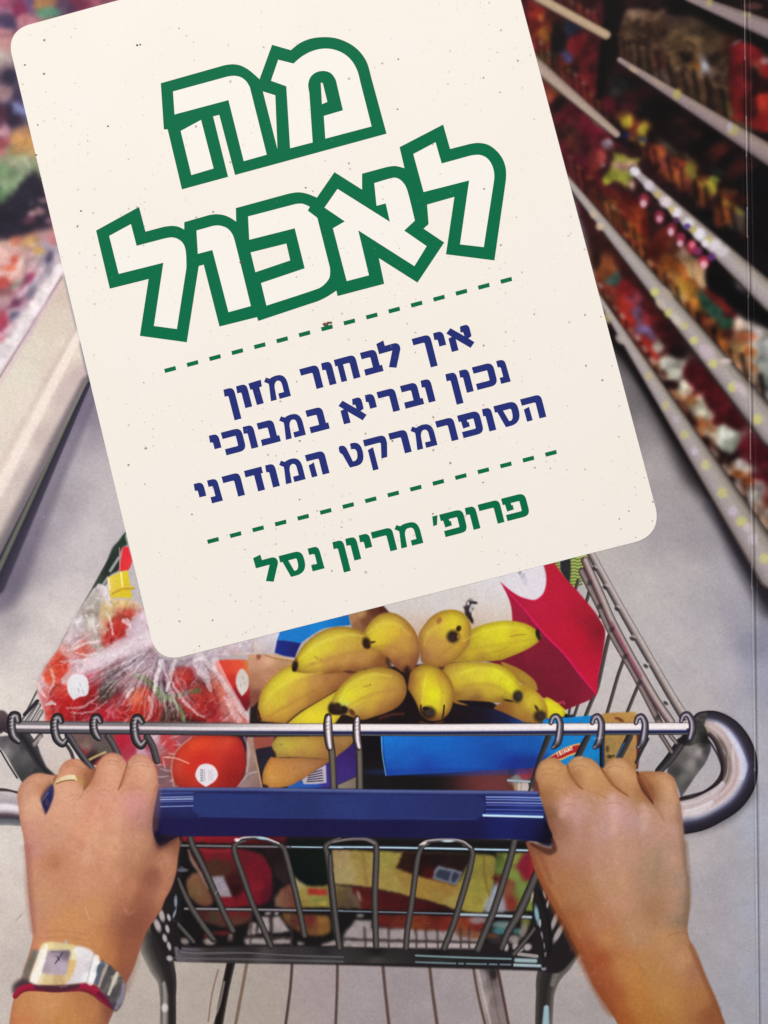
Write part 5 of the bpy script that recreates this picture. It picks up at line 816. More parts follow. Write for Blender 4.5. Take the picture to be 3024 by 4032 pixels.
    tube("O 165,1030 220,965 300,935 450,940 600,955 750,945 900,930 1020,965 1120,1040 1230,1130", [10, 14, 15, 14, 12, 13, 18, 20, 20, 16], "-1:8c2038 -.3:a01c3c .4:8c1c34 1:6c2430", soft=5, name="red_cord", label="dark red cord under the watch")
    tube("O 400,925 550,940 720,935 850,915", [10, 14, 14, 8], "3c2830", soft=6, alpha=.8); tube("O 1080,1000 1180,1070 1240,1130", [10, 14, 14], "54142c", soft=6, alpha=.7)
    fill("O 830,480* 900,490 1000,535 1050,610 1110,655* 1180,680 1270,765 1345,860* 1365,950 1330,1110 1250,1195 1180,1060* 1080,950 1040,895 940,880* 860,890 700,905*", "O 860,700:dcd4da 950,600:e0dade 900,560:e4e0e2 980,700:d4ccd4 1060,650:e8e8e8 1000,820:f0f0f0 1090,720:5c6470 1070,860:787884 1140,760:8c8480 1200,760:4c4a4c 1180,850:5a5658 1130,900:6c6464 1250,850:a49c94 1230,1000:4c484c 1300,950:5c5858 1280,1080:6c6870 1330,950:6c6470 1260,1130:443c44", fs=7, fp=3, soft=4, name="watch_band", label="steel link band of the watch")
    for p, c, w in (("O 1025,575 1000,680 950,880", "b4a8a8", 4), ("O 1050,610 1020,740 985,880", "f6f6f6", 12), ("O 1115,660 1085,760 1055,890", "505868", 9), ("O 1165,695 1120,800 1080,920", "c0aca0", 4.5), ("O 1200,720 1160,820 1115,940", "4c4848", 9), ("O 1275,780 1235,880 1185,1005", "e0d8c4", 6), ("O 1310,840 1280,960 1235,1080", "4c484a", 10), ("O 1350,900 1330,1020 1265,1160", "8c8698", 7)):
        tube(p, w, c, soft=5, alpha=.75)
    blob("O 720,440,22,22:b0a8b0 690,470,30,14:a09080", .7)
    fill("O 510,440 600,440 720,455 820,480 850,560 830,650 800,780 740,870 690,905* 560,905 400,905 320,870* 340,780 400,620 440,500 470,455", "O 520,460:e8d8a0 650,470:d8c494 780,490:dcc890 430,560:f0e8dc 380,700:f4e6d4 360,840:f8f0e8 470,700:f0ece4 800,560:e8dcb4 830,540:f0ecec 790,700:dcb878 740,830:d8bc84 500,850:d8c08c 650,860:c8a878 440,830:e4d4b0", fs=10, fp=2.4, soft=4, name="watch_case", label="rectangular gold and steel watch case")
    fill("O 535,530 650,530 765,535 750,640 725,780 700,800 560,790 455,770 480,660 505,570", "O 600,560:9c8c98 720,560:7c6c78 560,640:b8a8b4 680,700:b8a8b8 600,740:b4a4b0 500,720:a898a0 740,560:6c5c68", fs=12, soft=5, name="watch_face", label="pale mauve watch dial")
    tube("O 680,560 640,620 600,675", [3, 3, 2], "3c3c54", soft=3, alpha=.85); tube("O 625,600 645,640", [3, 2], "3c3448", soft=3, alpha=.7); tube("O 560,545 730,548", 3, "5c4c58", soft=4, alpha=.5)
    tube("O 505,480 470,620 400,830", [7, 10, 12], "fbf4ea", soft=5, alpha=.7)
    Rr = ("N 195,560 180,520 188,460 220,410 270,388 320,392 360,425 388,437* 410,402 460,381 520,385 572,412 612,462* 632,445 655,408 700,388 750,392 800,428 845,480* 900,476 1000,478 1050,490 1090,530 1106,600 1130,700 1142,820 1155,950 1165,1100 "
          "L 1140,700 1147,800 1147,900 1133,1000 1140,1090 1190,1180 1250,1340 1320,1500 1395,1700* 700,1700* 620,1560 530,1430 480,1320 440,1230 390,1130 330,1010 270,920 220,830 170,730 130,640 110,560 85,500 75,470* 120,468 180,492 230,512 N 295,960 292,900 265,830 240,740 212,640")
    fill(Rr, "N 250,430:cc9e70 300,430:c8985f 230,520:bb885e 330,560:c0905f 260,620:9c6a44 420,620:bc8a68 470,430:cfa274 540,500:cb9a66 440,500:a06c46 600,560:c08c5c 620,600:b88858 720,450:d2a478 800,520:cd9c6c 680,540:b0805a 770,600:b48458 900,510:a87048 870,560:c08c5c 910,600:5c2c20 960,560:ac7848 1020,530:d2a47a 1070,600:c89a76 1050,620:cb9e78 940,650:8a5838 880,640:b08050 380,720:c69690 430,680:c4948c 470,760:c29690 560,700:b88e76 560,800:b88c7c 680,680:cb9c94 700,760:c69a92 740,720:c49490 640,850:bc928a 500,900:b88a7a 850,800:ba948e 900,730:c69e8e 960,800:b88e7c 1000,760:ba8e76 1080,850:be9484 1060,720:c2967a 1120,800:a87c64 280,760:7c5438 330,860:9c6e58 290,860:885844 330,960:a47660 300,1050:a87056 200,1000:8c5a3e 160,980:7c4c3a 230,1100:a86844 400,1000:b0806a 600,1000:b98a74 800,1000:ba8e78 990,1050:a88870 960,1150:a4846a 1080,1050:bc927a 1150,1200:a0887a 1140,1000:a88472 700,1200:ba8c6c 400,1250:a87652 280,1250:a06a44 "
         "L 300,800:a66c42 250,700:a8744e 170,600:a86c4a 450,800:aa7a52 700,850:bb8a6e 600,700:b98a70 950,750:a68066 930,900:a07656 1050,800:b4886e 1130,850:8c7a6a 1100,980:8a725e 1040,900:b0866c 400,1000:a2643c 350,950:98603c 600,1100:b47c4e 550,1000:b07858 800,1050:b28664 1000,1100:b8885e 1100,1100:ac7c58 550,1250:984c2e 480,1150:9c5634 700,1300:b67c4a 900,1300:b07e4c 1100,1250:b98a64 1180,1300:a06e50 650,1500:9a542e 600,1400:985030 800,1500:b2763c 1000,1500:b27e46 1200,1500:a87044 1300,1600:8a5232 700,1640:9a5428 900,1640:aa7036 800,1350:b87c44 1000,1380:b07c4c",
         soft=2.2, fs=34, fp=1.9, rim=("7a4430", 18, .36), noise=(10, .03), name="printed_hand", label="bare right hand gripping the handle with its forearm")
    def fo(p, r, c="7c4a2c", a=.95, s=4.5, t="N "): tube(t + p, r, c, soft=s, alpha=a)
    fo("388,438 400,480 430,530 465,575 490,590", [4, 6, 6, 5, 2], "885434"); fo("400,470 440,530 480,570", [10, 12, 6], "a87448", .5, 10)
    fo("614,465 640,500 680,555 730,600 790,640", [4, 6, 6, 5, 2], "885430"); fo("640,480 690,550 780,620", [9, 10, 4], "a87448", .5, 9)
    fo("845,482 865,540 890,590 920,640 950,690", [5, 10, 12, 8, 3], "5c3020", .9); fo("870,510 920,580 945,650", [14, 16, 6], "8c5434", .7, 9)
    fo("950,690 990,740 1020,800", [4, 5, 2], "9c6c4c", .6, 8); fo("520,640 560,700 580,760", [6, 9, 4], "b08468", .4, 10); fo("790,640 830,700 850,760", [5, 7, 4], "a88064", .5, 10)
    fo("400,640 380,700 350,760", [12, 18, 12], "dcaea0", .35, 16); fo("680,640 700,720 690,860", [14, 22, 14], "d8aca4", .4, 18); fo("880,700 900,760 890,860", [10, 16, 12], "d4aca0", .4, 16); fo("440,390 480,385", [6, 5], "dcb488", .5, 6)
    fo("985,1000 975,1100 955,1200", [8, 12, 10], "84705c", .22, 16); fo("1110,700 1140,900 1155,1100", [8, 10, 8], "8c7464", .5, 10)
    fo("290,920 300,985 270,1000 220,985 150,950", [6, 12, 14, 10, 4], "4a2820", .8, 9); fo("205,1000 240,1100 280,1200", [8, 10, 8], "784428", .45, 14)
    fo("130,600 200,760 290,940 400,1140 520,1380 640,1580", [10, 12, 14, 14, 16, 18], "84421f", .45, 16, "L "); fo("560,1180 640,1300 700,1500", [14, 20, 24], "a4592f", .3, 26, "L ")
    fo("1150,1150 1230,1330 1330,1560", [8, 10, 10], "7c4c30", .5, 10, "L "); fo("820,1280 850,1320 830,1360", [3, 3, 2], "94683c", .5, 10, "L ")
    for q, w, a in (("N 225,470 255,455 300,462 335,480", 2.4, .35), ("N 220,500 260,490 310,500", 2, .3), ("N 420,450 465,438 520,450", 2.4, .35), ("N 650,455 700,440 755,455", 2.4, .35), ("N 1000,520 1040,515 1080,535", 2.2, .35),
                    ("N 360,700 400,690 440,700", 2, .3), ("N 640,690 690,680 740,692", 2, .3), ("N 860,740 900,732 940,745", 2, .3), ("N 300,580 350,600 400,640", 3, .3), ("N 520,600 580,620 640,650", 3, .3), ("L 1010,1080 1080,1060 1135,1070", 3, .4), ("L 420,1200 520,1190 620,1210", 3, .22)):
        tube(q, w, "845030", soft=4.5, alpha=a * .7)
    tube("L 110,520 170,700 270,900 370,1080 500,1330 620,1540", [10, 12, 16, 20, 22, 26], "8c4a2c", soft=18, alpha=.4, smooth=True); tube("L 1120,480 1140,800 1120,1000", [10, 12, 10], "806450", soft=9, alpha=.5)
    tube("L 480,330 460,560 440,760", [20, 30, 30], "a8745a", soft=26, alpha=.25); tube("L 640,330 680,560 720,760", [14, 18, 16], "d0a084", soft=20, alpha=.25); tube("L 800,400 830,600 820,760", [14, 18, 16], "a87c64", soft=20, alpha=.22)
    r = np.random.default_rng(3)
    for i in range(150):
        t, x0, x1, y0, y1 = [("J ", 250, 950, 150, 1050), ("L ", 350, 1100, 250, 1550)][i % 2]
        x, y = r.uniform(x0, x1), r.uniform(y0, y1)
        blob(f"{t}{x:.0f},{y:.0f},{r.uniform(8,36):.0f},{r.uniform(5,22):.0f},{r.uniform(0,180):.0f}:{r.choice(['b87c5c','d8a484','c08a78','a87454'])}", .16)

def paint_all():
    import time
    for f in (paint_floor, paint_left, paint_shelves, paint_trolley_back, paint_bag, paint_groceries, paint_bananas, paint_below_bar,
              paint_legs, paint_basket, paint_handle_ends, paint_bar, paint_handle, paint_hands):
        t0 = time.time(); f()
        if VERBOSE: print(f.__name__, round(time.time() - t0, 2))
    # print grain
    g = np.random.default_rng(1).normal(0, 1, (CH, CW)).astype(np.float32)
    IMG[:] = np.clip(IMG * (1 + .034 * gblur(g, .8)[..., None] + .04 * vnoise(CH, CW, 5, 77, 2)[..., None]) + .006 * gblur(g, .5)[..., None], 0, 1)
# ---------------------------------------------------------------- materials
def lin(h):
    return tuple(((c / 12.92) if c <= .04045 else ((c + .055) / 1.055) ** 2.4) for c in hexc(h).tolist()) + (1.0,)

def new_mat(name):
    m = bpy.data.materials.new(name); m.use_nodes = True
    nt = m.node_tree; return m, nt, nt.nodes['Principled BSDF']

def math_node(nt, op, a, b=None, clamp=False):
    n = nt.nodes.new('ShaderNodeMath'); n.operation = op; n.use_clamp = clamp
    for i, v in enumerate((a, b)):
        if v is None: continue
        if isinstance(v, (int, float)): n.inputs[i].default_value = v
        else: nt.links.new(v, n.inputs[i])
    return n.outputs[0]

def cover_relief(nt, bsdf, pos):
    """laminate skin of the whole cover: the pressed hinge beside the spine, a faint rub line, and orange peel"""
    sep = nt.nodes.new('ShaderNodeSeparateXYZ'); nt.links.new(pos, sep.inputs[0])
    wob = nt.nodes.new('ShaderNodeTexNoise'); wob.inputs['Scale'].default_value = 60; nt.links.new(pos, wob.inputs['Vector'])
    wv = math_node(nt, 'MULTIPLY', math_node(nt, 'SUBTRACT', wob.outputs['Fac'], .5), 4e-4)
    x = math_node(nt, 'ADD', sep.outputs['X'], wv)
    slope = (WX(2984) - WX(2931)) / (WY(4032) - WY(0))
    dx = math_node(nt, 'SUBTRACT', x, math_node(nt, 'ADD', math_node(nt, 'MULTIPLY', sep.outputs['Y'], slope), (WX(2931) + WX(2984)) / 2))
    def groove(off, w, depth):
        d = math_node(nt, 'ABSOLUTE', math_node(nt, 'SUBTRACT', dx, off))
        g = math_node(nt, 'SUBTRACT', 1.0, math_node(nt, 'DIVIDE', d, w), True)
        return math_node(nt, 'MULTIPLY', math_node(nt, 'MULTIPLY', g, g), depth)
    h = math_node(nt, 'ADD', groove(0.0, 4.0e-4, -1.1), math_node(nt, 'ADD', groove(9.5e-4, 4.5e-4, -.8), groove(-5e-4, 3e-4, .35)))
    d2 = math_node(nt, 'ABSOLUTE', math_node(nt, 'SUBTRACT', x, WX(634)))
    h = math_node(nt, 'ADD', h, math_node(nt, 'MULTIPLY', math_node(nt, 'SUBTRACT', 1.0, math_node(nt, 'DIVIDE', d2, 2.5e-4), True), .12))
    pn = nt.nodes.new('ShaderNodeTexNoise'); pn.inputs['Scale'].default_value = 1500; pn.inputs['Detail'].default_value = 2; nt.links.new(pos, pn.inputs['Vector'])
    h = math_node(nt, 'ADD', h, math_node(nt, 'MULTIPLY', pn.outputs['Fac'], .018))
    b = nt.nodes.new('ShaderNodeBump'); b.inputs['Distance'].default_value = 1.2e-4; b.inputs['Strength'].default_value = .8
    nt.links.new(h, b.inputs['Height']); nt.links.new(b.outputs[0], bsdf.inputs['Normal'])
    bsdf.inputs['Roughness'].default_value = .42; bsdf.inputs['Specular IOR Level'].default_value = .09

def speck_mask(nt, pos, scale, rad, seed):
    mp = nt.nodes.new('ShaderNodeMapping'); mp.inputs['Location'].default_value = (seed, seed * .7, 0); nt.links.new(pos, mp.inputs['Vector'])
    wn = nt.nodes.new('ShaderNodeTexNoise'); wn.inputs['Scale'].default_value = 2600; nt.links.new(pos, wn.inputs['Vector'])
    ad = nt.nodes.new('ShaderNodeVectorMath'); ad.operation = 'MULTIPLY_ADD'; nt.links.new(wn.outputs['Color'], ad.inputs[0]); ad.inputs[1].default_value = (4e-4,) * 3; nt.links.new(mp.outputs[0], ad.inputs[2])
    v = nt.nodes.new('ShaderNodeTexVoronoi'); v.voronoi_dimensions = '2D'; v.inputs['Scale'].default_value = scale; nt.links.new(ad.outputs[0], v.inputs['Vector'])
    s = nt.nodes.new('ShaderNodeSeparateColor'); nt.links.new(v.outputs['Color'], s.inputs[0])
    r = math_node(nt, 'MULTIPLY', math_node(nt, 'POWER', s.outputs[0], 5.0), rad)
    q = math_node(nt, 'DIVIDE', math_node(nt, 'SUBTRACT', r, v.outputs['Distance']), math_node(nt, 'ADD', r, .002))
    return math_node(nt, 'MULTIPLY', math_node(nt, 'MULTIPLY', q, 2.0, True), math_node(nt, 'ADD', s.outputs[1], .15), True)

def mix(nt, fac, a, b):
    n = nt.nodes.new('ShaderNodeMix'); n.data_type = 'RGBA'
    if isinstance(fac, (int, float)): n.inputs[0].default_value = fac
    else: nt.links.new(fac, n.inputs[0])
    for i, v in ((6, a), (7, b)):
        if isinstance(v, tuple): n.inputs[i].default_value = v
        else: nt.links.new(v, n.inputs[i])
    return n.outputs[2]

def ink(name, base, alt, specks=1.0, speck_col='8a6c5c', mottle=.5):
    m, nt, bsdf = new_mat(name)
    pos = nt.nodes.new('ShaderNodeNewGeometry').outputs['Position']
    n1 = nt.nodes.new('ShaderNodeTexNoise'); n1.inputs['Scale'].default_value = 45; n1.inputs['Detail'].default_value = 5; nt.links.new(pos, n1.inputs['Vector'])
    f = math_node(nt, 'MULTIPLY', math_node(nt, 'SUBTRACT', n1.outputs['Fac'], .5), 2.0 * mottle, False)
    c = mix(nt, math_node(nt, 'ADD', f, .5, True), lin(base), lin(alt))
    n3 = nt.nodes.new('ShaderNodeTexNoise'); n3.inputs['Scale'].default_value = 3500; n3.inputs['Detail'].default_value = 1; nt.links.new(pos, n3.inputs['Vector'])
    c = mix(nt, math_node(nt, 'MULTIPLY', math_node(nt, 'SUBTRACT', n3.outputs['Fac'], .35), -.0 + .05 * mottle * 2, True), c, lin('6a6058'))
    if specks:
        # dirt gathers in drifts
        n2 = nt.nodes.new('ShaderNodeTexNoise'); n2.inputs['Scale'].default_value = 70; n2.inputs['Detail'].default_value = 3; nt.links.new(pos, n2.inputs['Vector'])
        drift = math_node(nt, 'MULTIPLY', math_node(nt, 'SUBTRACT', n2.outputs['Fac'], .42), 5.0, True)
        c = mix(nt, math_node(nt, 'MULTIPLY', speck_mask(nt, pos, 300, .10, .3), .85 * specks, True), c, lin(speck_col))
        c = mix(nt, math_node(nt, 'MULTIPLY', speck_mask(nt, pos, 620, .17, 1.9), math_node(nt, 'MULTIPLY', drift, .8 * specks), True), c, lin('9c8274'))
        c = mix(nt, math_node(nt, 'MULTIPLY', speck_mask(nt, pos, 1300, .22, 4.1), math_node(nt, 'MULTIPLY', drift, .55 * specks), True), c, lin('b09a8c'))
    nt.links.new(c, bsdf.inputs['Base Color'])
    cover_relief(nt, bsdf, pos)
    return m

paint_all()
# rub line of the hinge and the scratches of the lamination are worn into the print
def wear():
    r = np.random.default_rng(9)
    for (x0, x1, a, w) in ((2931, 2984, .62, 1.6), (2951, 3003, .20, 1.2)):
        y = 0
        while y < 4032:
            l = r.uniform(60, 260)
            xa = x0 + (x1 - x0) * y / 4032 + r.normal(0, .8); xb = x0 + (x1 - x0) * (y + l) / 4032 + r.normal(0, .8)
            tube(f"S {xa:.1f},{y:.0f} {xb:.1f},{y+l:.0f}", w * r.uniform(.6, 1.3), 'd4c8cc', soft=1.2, alpha=float(a * r.uniform(.45, 1.0)))
            y += l * .96
    tube("S 2940,0 2975,2600 2992,4032", 3, '141014', soft=2, alpha=.35)
    tube('S 2047,0 2310,1000 2578,2000', 4, '9cc8c4', soft=1.5, smooth=False, alpha=.7)
    for i in range(90):
        x, y = r.uniform(0, 3024), r.uniform(0, 4032); a = r.uniform(0, 6.28); l = r.exponential(14)
        tube(f"S {x:.1f},{y:.1f} {x+l*math.cos(a):.1f},{y+l*math.sin(a):.1f}", float(r.uniform(.7, 1.5)), r.choice(['e8e0e0', '40383a']), soft=1, alpha=.4)
wear()
img = bpy.data.images.new("cover_print", CW, CH, alpha=False)
buf = np.ones((CH, CW, 4), np.float32); buf[..., :3] = np.clip(IMG[::-1] * 1.03, 0, 1)
img.pixels.foreach_set(buf.ravel()); img.update(); img.pack()

def print_material():
    m, nt, bsdf = new_mat("printed_picture")
    t = nt.nodes.new('ShaderNodeTexImage'); t.image = img; t.interpolation = 'Cubic'; t.extension = 'EXTEND'
    uv = nt.nodes.new('ShaderNodeUVMap'); uv.uv_map = 'UVMap'; nt.links.new(uv.outputs[0], t.inputs['Vector'])
    nt.links.new(t.outputs['Color'], bsdf.inputs['Base Color'])
    pos = nt.nodes.new('ShaderNodeNewGeometry').outputs['Position']
    cover_relief(nt, bsdf, pos)
    return m

PRINT = print_material()
CREAM = ink("cream_panel_print", 'f5f0e8', 'f3ebe1', 1.0, '84685a', .5)
WHITE = ink("white_letter_print", 'f6f3ed', 'f4eee6', .8, '84685a', .4)
GREEN = ink("green_ink", '007049', '006843', .25, '50907a', .5)
NAVY = ink("navy_ink", '26337c', '222c70', .3, '6c74a0', .5)
CRUMB, _nt, _b = new_mat("dried_crumb"); _b.inputs['Base Color'].default_value = lin('6c4c3c'); _b.inputs['Roughness'].default_value = .8

# ---------------------------------------------------------------- meshes
COL = scene.collection
def link(o, parent=None):
    COL.objects.link(o)
    if parent is not None: o.parent = parent
    return o

def empty(name, parent=None, label=None):
    o = bpy.data.objects.new(name, None); o.empty_display_size = .01; link(o, parent)
    if label: o['label'] = label
    return o

def mesh_obj(name, verts, faces, mat, parent, label=None, uv=False):
    me = bpy.data.meshes.new(name); me.from_pydata(verts, [], faces); me.validate(); me.update()
    me.materials.append(mat)
    if uv:
        l = me.uv_layers.new(name='UVMap')
        for p in me.loops:
            c = me.vertices[p.vertex_index].co
            l.data[p.index].uv = ((c.x / UNIT + 1512) / 3024, 1 - (-c.y / UNIT + 2016) / 4032)
    o = bpy.data.objects.new(name, me); link(o, parent)
    if label: o['label'] = label
    return o

def simplify(P, tol=1.0):
    out = [P[0]]
    for p in P[1:]:
        if np.hypot(*(p - out[-1])) > tol: out.append(p)
    if len(out) > 3 and np.hypot(*(out[0] - out[-1])) < tol: out.pop()
    return np.array(out)

def flat(name, loops, z, mat, parent, label=None, uv=False):
    """an inked area lying on the cover: first loop outline, the others holes; loops in cover coordinates"""
    loops = [simplify(np.asarray(l)) for l in loops]
    vs = [(WX(p[0]), WY(p[1]), z) for l in loops for p in l]
    tris = tessellate_polygon([[Vector((p[0], -p[1], 0)) for p in l] for l in loops])
    fs = []
    for a, b, c in tris:
        A, B, Cc = vs[a], vs[b], vs[c]
        s = (B[0] - A[0]) * (Cc[1] - A[1]) - (B[1] - A[1]) * (Cc[0] - A[0])
        if abs(s) < 1e-14: continue
        fs.append((a, b, c) if s > 0 else (a, c, b))
    return mesh_obj(name, vs, fs, mat, parent, label, uv)

def multi(name, polys, z, mat, parent, label=None):
    """one glyph made of separate strokes"""
    vs, fs = [], []
    for loops in polys:
        loops = [simplify(np.asarray(l), .6) for l in loops]
        base = len(vs); vs += [(WX(p[0]), WY(p[1]), z) for l in loops for p in l]
        for a, b, c in tessellate_polygon([[Vector((p[0], -p[1], 0)) for p in l] for l in loops]):
            A, B, Cc = vs[base + a], vs[base + b], vs[base + c]
            s = (B[0] - A[0]) * (Cc[1] - A[1]) - (B[1] - A[1]) * (Cc[0] - A[0])
            if abs(s) < 1e-14: continue
            fs.append((base + a, base + b, base + c) if s > 0 else (base + a, base + c, base + b))
    return mesh_obj(name, vs, fs, mat, parent, label)

def poly(spec):
    p, s = T(spec); return curve(p, s)

def smooth_all(spec):           # letters: every point sharp unless marked ~
    pts, sh, t = [], [], TILES['S']
    for w in spec.split():
        if w in TILES: t = TILES[w]; continue
        soft_ = w.endswith('~'); x, y = w.rstrip('~').split(',')
        pts.append((t[0] + float(x) / t[2], t[1] + float(y) / t[2])); sh.append(not soft_)
    return curve(np.array(pts), sh, n=5)

# ---------------------------------------------------------------- the book
STEP = 6.0e-7
book = empty("paperback_book"); book['label'] = "paperback book lying face up, supermarket trolley picture and tilted cream title panel on its cover"; book['category'] = "book"
BX0, BX1, BY0, BY1 = -70, 3130, -480, 4110
def slab(name, x0, x1, y0, y1, z0, z1, mat, parent, bevel=0.0004, label=None, grid=1):
    bm = bmesh.new(); bmesh.ops.create_cube(bm, size=1)
    for v in bm.verts:
        v.co.x = WX(x0) if v.co.x < 0 else WX(x1); v.co.y = WY(y1) if v.co.y < 0 else WY(y0); v.co.z = z0 if v.co.z < 0 else z1
    bmesh.ops.bevel(bm, geom=list(bm.edges), offset=bevel, segments=2, affect='EDGES')
    me = bpy.data.meshes.new(name); bm.to_mesh(me); bm.free(); me.materials.append(mat)
    l = me.uv_layers.new(name='UVMap')
    for p in me.loops:
        c = me.vertices[p.vertex_index].co
        l.data[p.index].uv = ((c.x / UNIT + 1512) / 3024, 1 - (-c.y / UNIT + 2016) / 4032)
    o = bpy.data.objects.new(name, me); link(o, parent)
    if label: o['label'] = label
    return o
PAPER, _nt, _b = new_mat("page_edges")
_w = _nt.nodes.new('ShaderNodeTexWave'); _w.bands_direction = 'Z'; _w.inputs['Scale'].default_value = 900; _w.inputs['Distortion'].default_value = 1.5
_g = _nt.nodes.new('ShaderNodeNewGeometry'); _nt.links.new(_g.outputs['Position'], _w.inputs['Vector'])
_nt.links.new(mix(_nt, _w.outputs['Fac'], lin('e8ddc8'), lin('cfc2aa')), _b.inputs['Base Color']); _b.inputs['Roughness'].default_value = .8
BACK, _nt, _b = new_mat("back_cover_card"); _b.inputs['Base Color'].default_value = lin('e8e0d4'); _b.inputs['Roughness'].default_value = .45
slab("front_cover", BX0, BX1, BY0, BY1, COVER_Z - .0004, COVER_Z, PRINT, book, .00008)
slab("page_block", BX0 + 25, BX1 - 30, BY0 + 25, BY1 - 25, .0012, COVER_Z - .0004, PAPER, book, .0002)
slab("back_cover", BX0, BX1, BY0, BY1, .0004, .0009, BACK, book, .00008)
slab("spine", BX1 - 28, BX1 + 12, BY0, BY1, .0005, COVER_Z - .00045, PRINT, book, .0002)
TABLE, _nt, _b = new_mat("table_wood")
_g = _nt.nodes.new('ShaderNodeTexCoord'); _mp = _nt.nodes.new('ShaderNodeMapping'); _mp.inputs['Scale'].default_value = (40, 4, 40); _nt.links.new(_g.outputs['Object'], _mp.inputs[0])
_n = _nt.nodes.new('ShaderNodeTexNoise'); _n.inputs['Scale'].default_value = 3; _n.inputs['Detail'].default_value = 6; _nt.links.new(_mp.outputs[0], _n.inputs['Vector'])
_nt.links.new(mix(_nt, _n.outputs['Fac'], lin('8c6a4a'), lin('b08c66')), _b.inputs['Base Color']); _b.inputs['Roughness'].default_value = .5
tb = mesh_obj("table_surface", [(-.5, -.5, 0), (.5, -.5, 0), (.5, .5, 0), (-.5, .5, 0)], [(0, 1, 2, 3)], TABLE, None); tb['kind'] = 'structure'

# printed figures: each an inked area of the cover, in the order they overlap
trolley = empty("printed_trolley", book, "chrome supermarket trolley full of groceries printed on the cover")
TROLLEY_PARTS = {'basket_rail', 'basket_rim', 'basket_hook', 'basket_wire', 'basket_base', 'frame_post', 'frame_leg', 'tray_bar', 'push_handle', 'handle_end'}
UNDER = {'fruit_sticker': None, 'ring': 'printed_hand', 'red_cord': 'printed_hand', 'watch_band': 'printed_hand', 'watch_case': 'printed_hand', 'watch_face': 'printed_hand', 'carton_gable': 'printed_milk_carton'}
z = COVER_Z + STEP; last = {}
def clip_box(P, m=40):
    """keep an outline on the cover"""
    P = np.array(P); P[:, 0] = np.clip(P[:, 0], -m, 3024 + m); P[:, 1] = np.clip(P[:, 1], -m, 4032 + m); return P
for nm, lab, outline, _h in REG:
    full = nm if nm.startswith('printed_') else 'printed_' + nm
    par = book
    if nm in TROLLEY_PARTS: par = trolley
    elif nm == 'fruit_sticker': par = last.get('sticker_host', book)
    elif nm in UNDER: par = last.get(UNDER[nm], book)
    o = flat(full, [clip_box(outline)], z, PRINT, par, lab, True); z += STEP
    last[full] = o
    if nm in ('tomato', 'plastic_bag'): last['sticker_host'] = o
    if nm == 'plastic_bag': last['bag'] = o

# ---------------------------------------------------------------- title panel
def corner(p, a, b, r):
    """rounded corner at p between neighbours a and b"""
    p, a, b = map(np.array, (p, a, b)); u = (a - p) / np.linalg.norm(a - p); v = (b - p) / np.linalg.norm(b - p)
    out = []
    for k in range(11):
        t = k / 10; q0 = p + u * r; q1 = p + v * r
        out.append((1 - t) ** 2 * q0 + 2 * t * (1 - t) * (p + (u + v) * r * .08) + t * t * q1)
    return out
TL, TR, BR, BL = (24., 122.), (1943., -403.), (2610., 2107.), (619., 2610.)
pp = corner(TL, BL, TR, 88) + corner(TR, TL, BR, 88) + corner(BR, TR, BL, 105) + corner(BL, BR, TL, 92)
pz = z + STEP; panel = flat("title_panel", [pp], pz, CREAM, book, "tilted cream panel with rounded corners carrying the Hebrew title")
zl = pz + STEP
def title(outer, faces, lab, holes=()):
    global zl
    o = flat("title_letter", [smooth_all(outer)] + [smooth_all(h) for h in holes], zl, GREEN, book, lab); zl += STEP
    for f in faces: TF.append((o, smooth_all(f)))
TF = []
title("a 55,378 465,262 520,254~ 575,262~ 625,288~ 665,320~ 700,352 722,432 817,808 838,897 540,978 437,585 397,595 495,990 193,1072 100,680 75,680",
      ["a 135,432 490,335 535,330~ 580,340~ 615,368~ 637,405 747,845 597,887 497,488 145,582", "a 185,690 318,618 400,935 255,978"],
      "green outlined Hebrew letter he in the first title line")
title("a 700,352 782,127 905,162 960,118~ 1030,88~ 1110,77~ 1190,82~ 1260,105~ 1320,140~ 1370,190~ 1405,250~ 1427,330 1530,708 838,897 817,808 803,457 722,432",
      ["a 822,225 922,250 975,205~ 1040,170~ 1110,153~ 1180,157~ 1250,185~ 1305,235~ 1340,300~ 1357,365 1432,660 1130,740 1120,592 1245,555 1205,385 1195,350~ 1165,312~ 1120,298~ 1070,307~ 1032,340~ 1018,390~ 1025,440 1047,765 900,803 875,398 775,362"],
      "green outlined Hebrew letter mem in the first title line", ["a 1100,375 1113,377 1143,500 1108,515"])
title("b 47,345 328,190 370,352 490,320 545,314~ 590,322~ 625,340 700,480 718,577 640,1075 333,1033 390,662 137,725",
      ["b 133,380 275,303 312,445 490,398 545,390~ 590,405~ 622,440~ 635,500~ 637,590 575,988 425,968 487,555 195,628"],
      "green outlined Hebrew letter lamed at the left end of the second title line")
title("b 623,290 780,245 830,238~ 885,245~ 930,265~ 962,287 1050,490 1130,880 1098,911 853,972 750,568 718,577 623,400",
      ["b 703,345 810,315 850,312~ 900,328~ 935,365~ 955,420~ 1058,838 912,878 807,472 712,497"],
      "green outlined Hebrew letter vav in the second title line")
title("b 960,198 1300,105 1365,95~ 1425,104~ 1490,130 1600,200 1660,300 1720,680 1610,742 1560,775~ 1500,805~ 1440,825 1107,936 1098,911 1020,560 962,287",
      ["b 1040,253 1350,172 1395,170~ 1443,190 1430,215 1492,262 1575,590 1572,650~ 1540,695~ 1495,725~ 1160,835 1125,688 1410,592 1345,330 1048,405"],
      "green outlined Hebrew letter kaf in the second title line", ["b 1057,488 1290,430 1315,540 1088,617"])
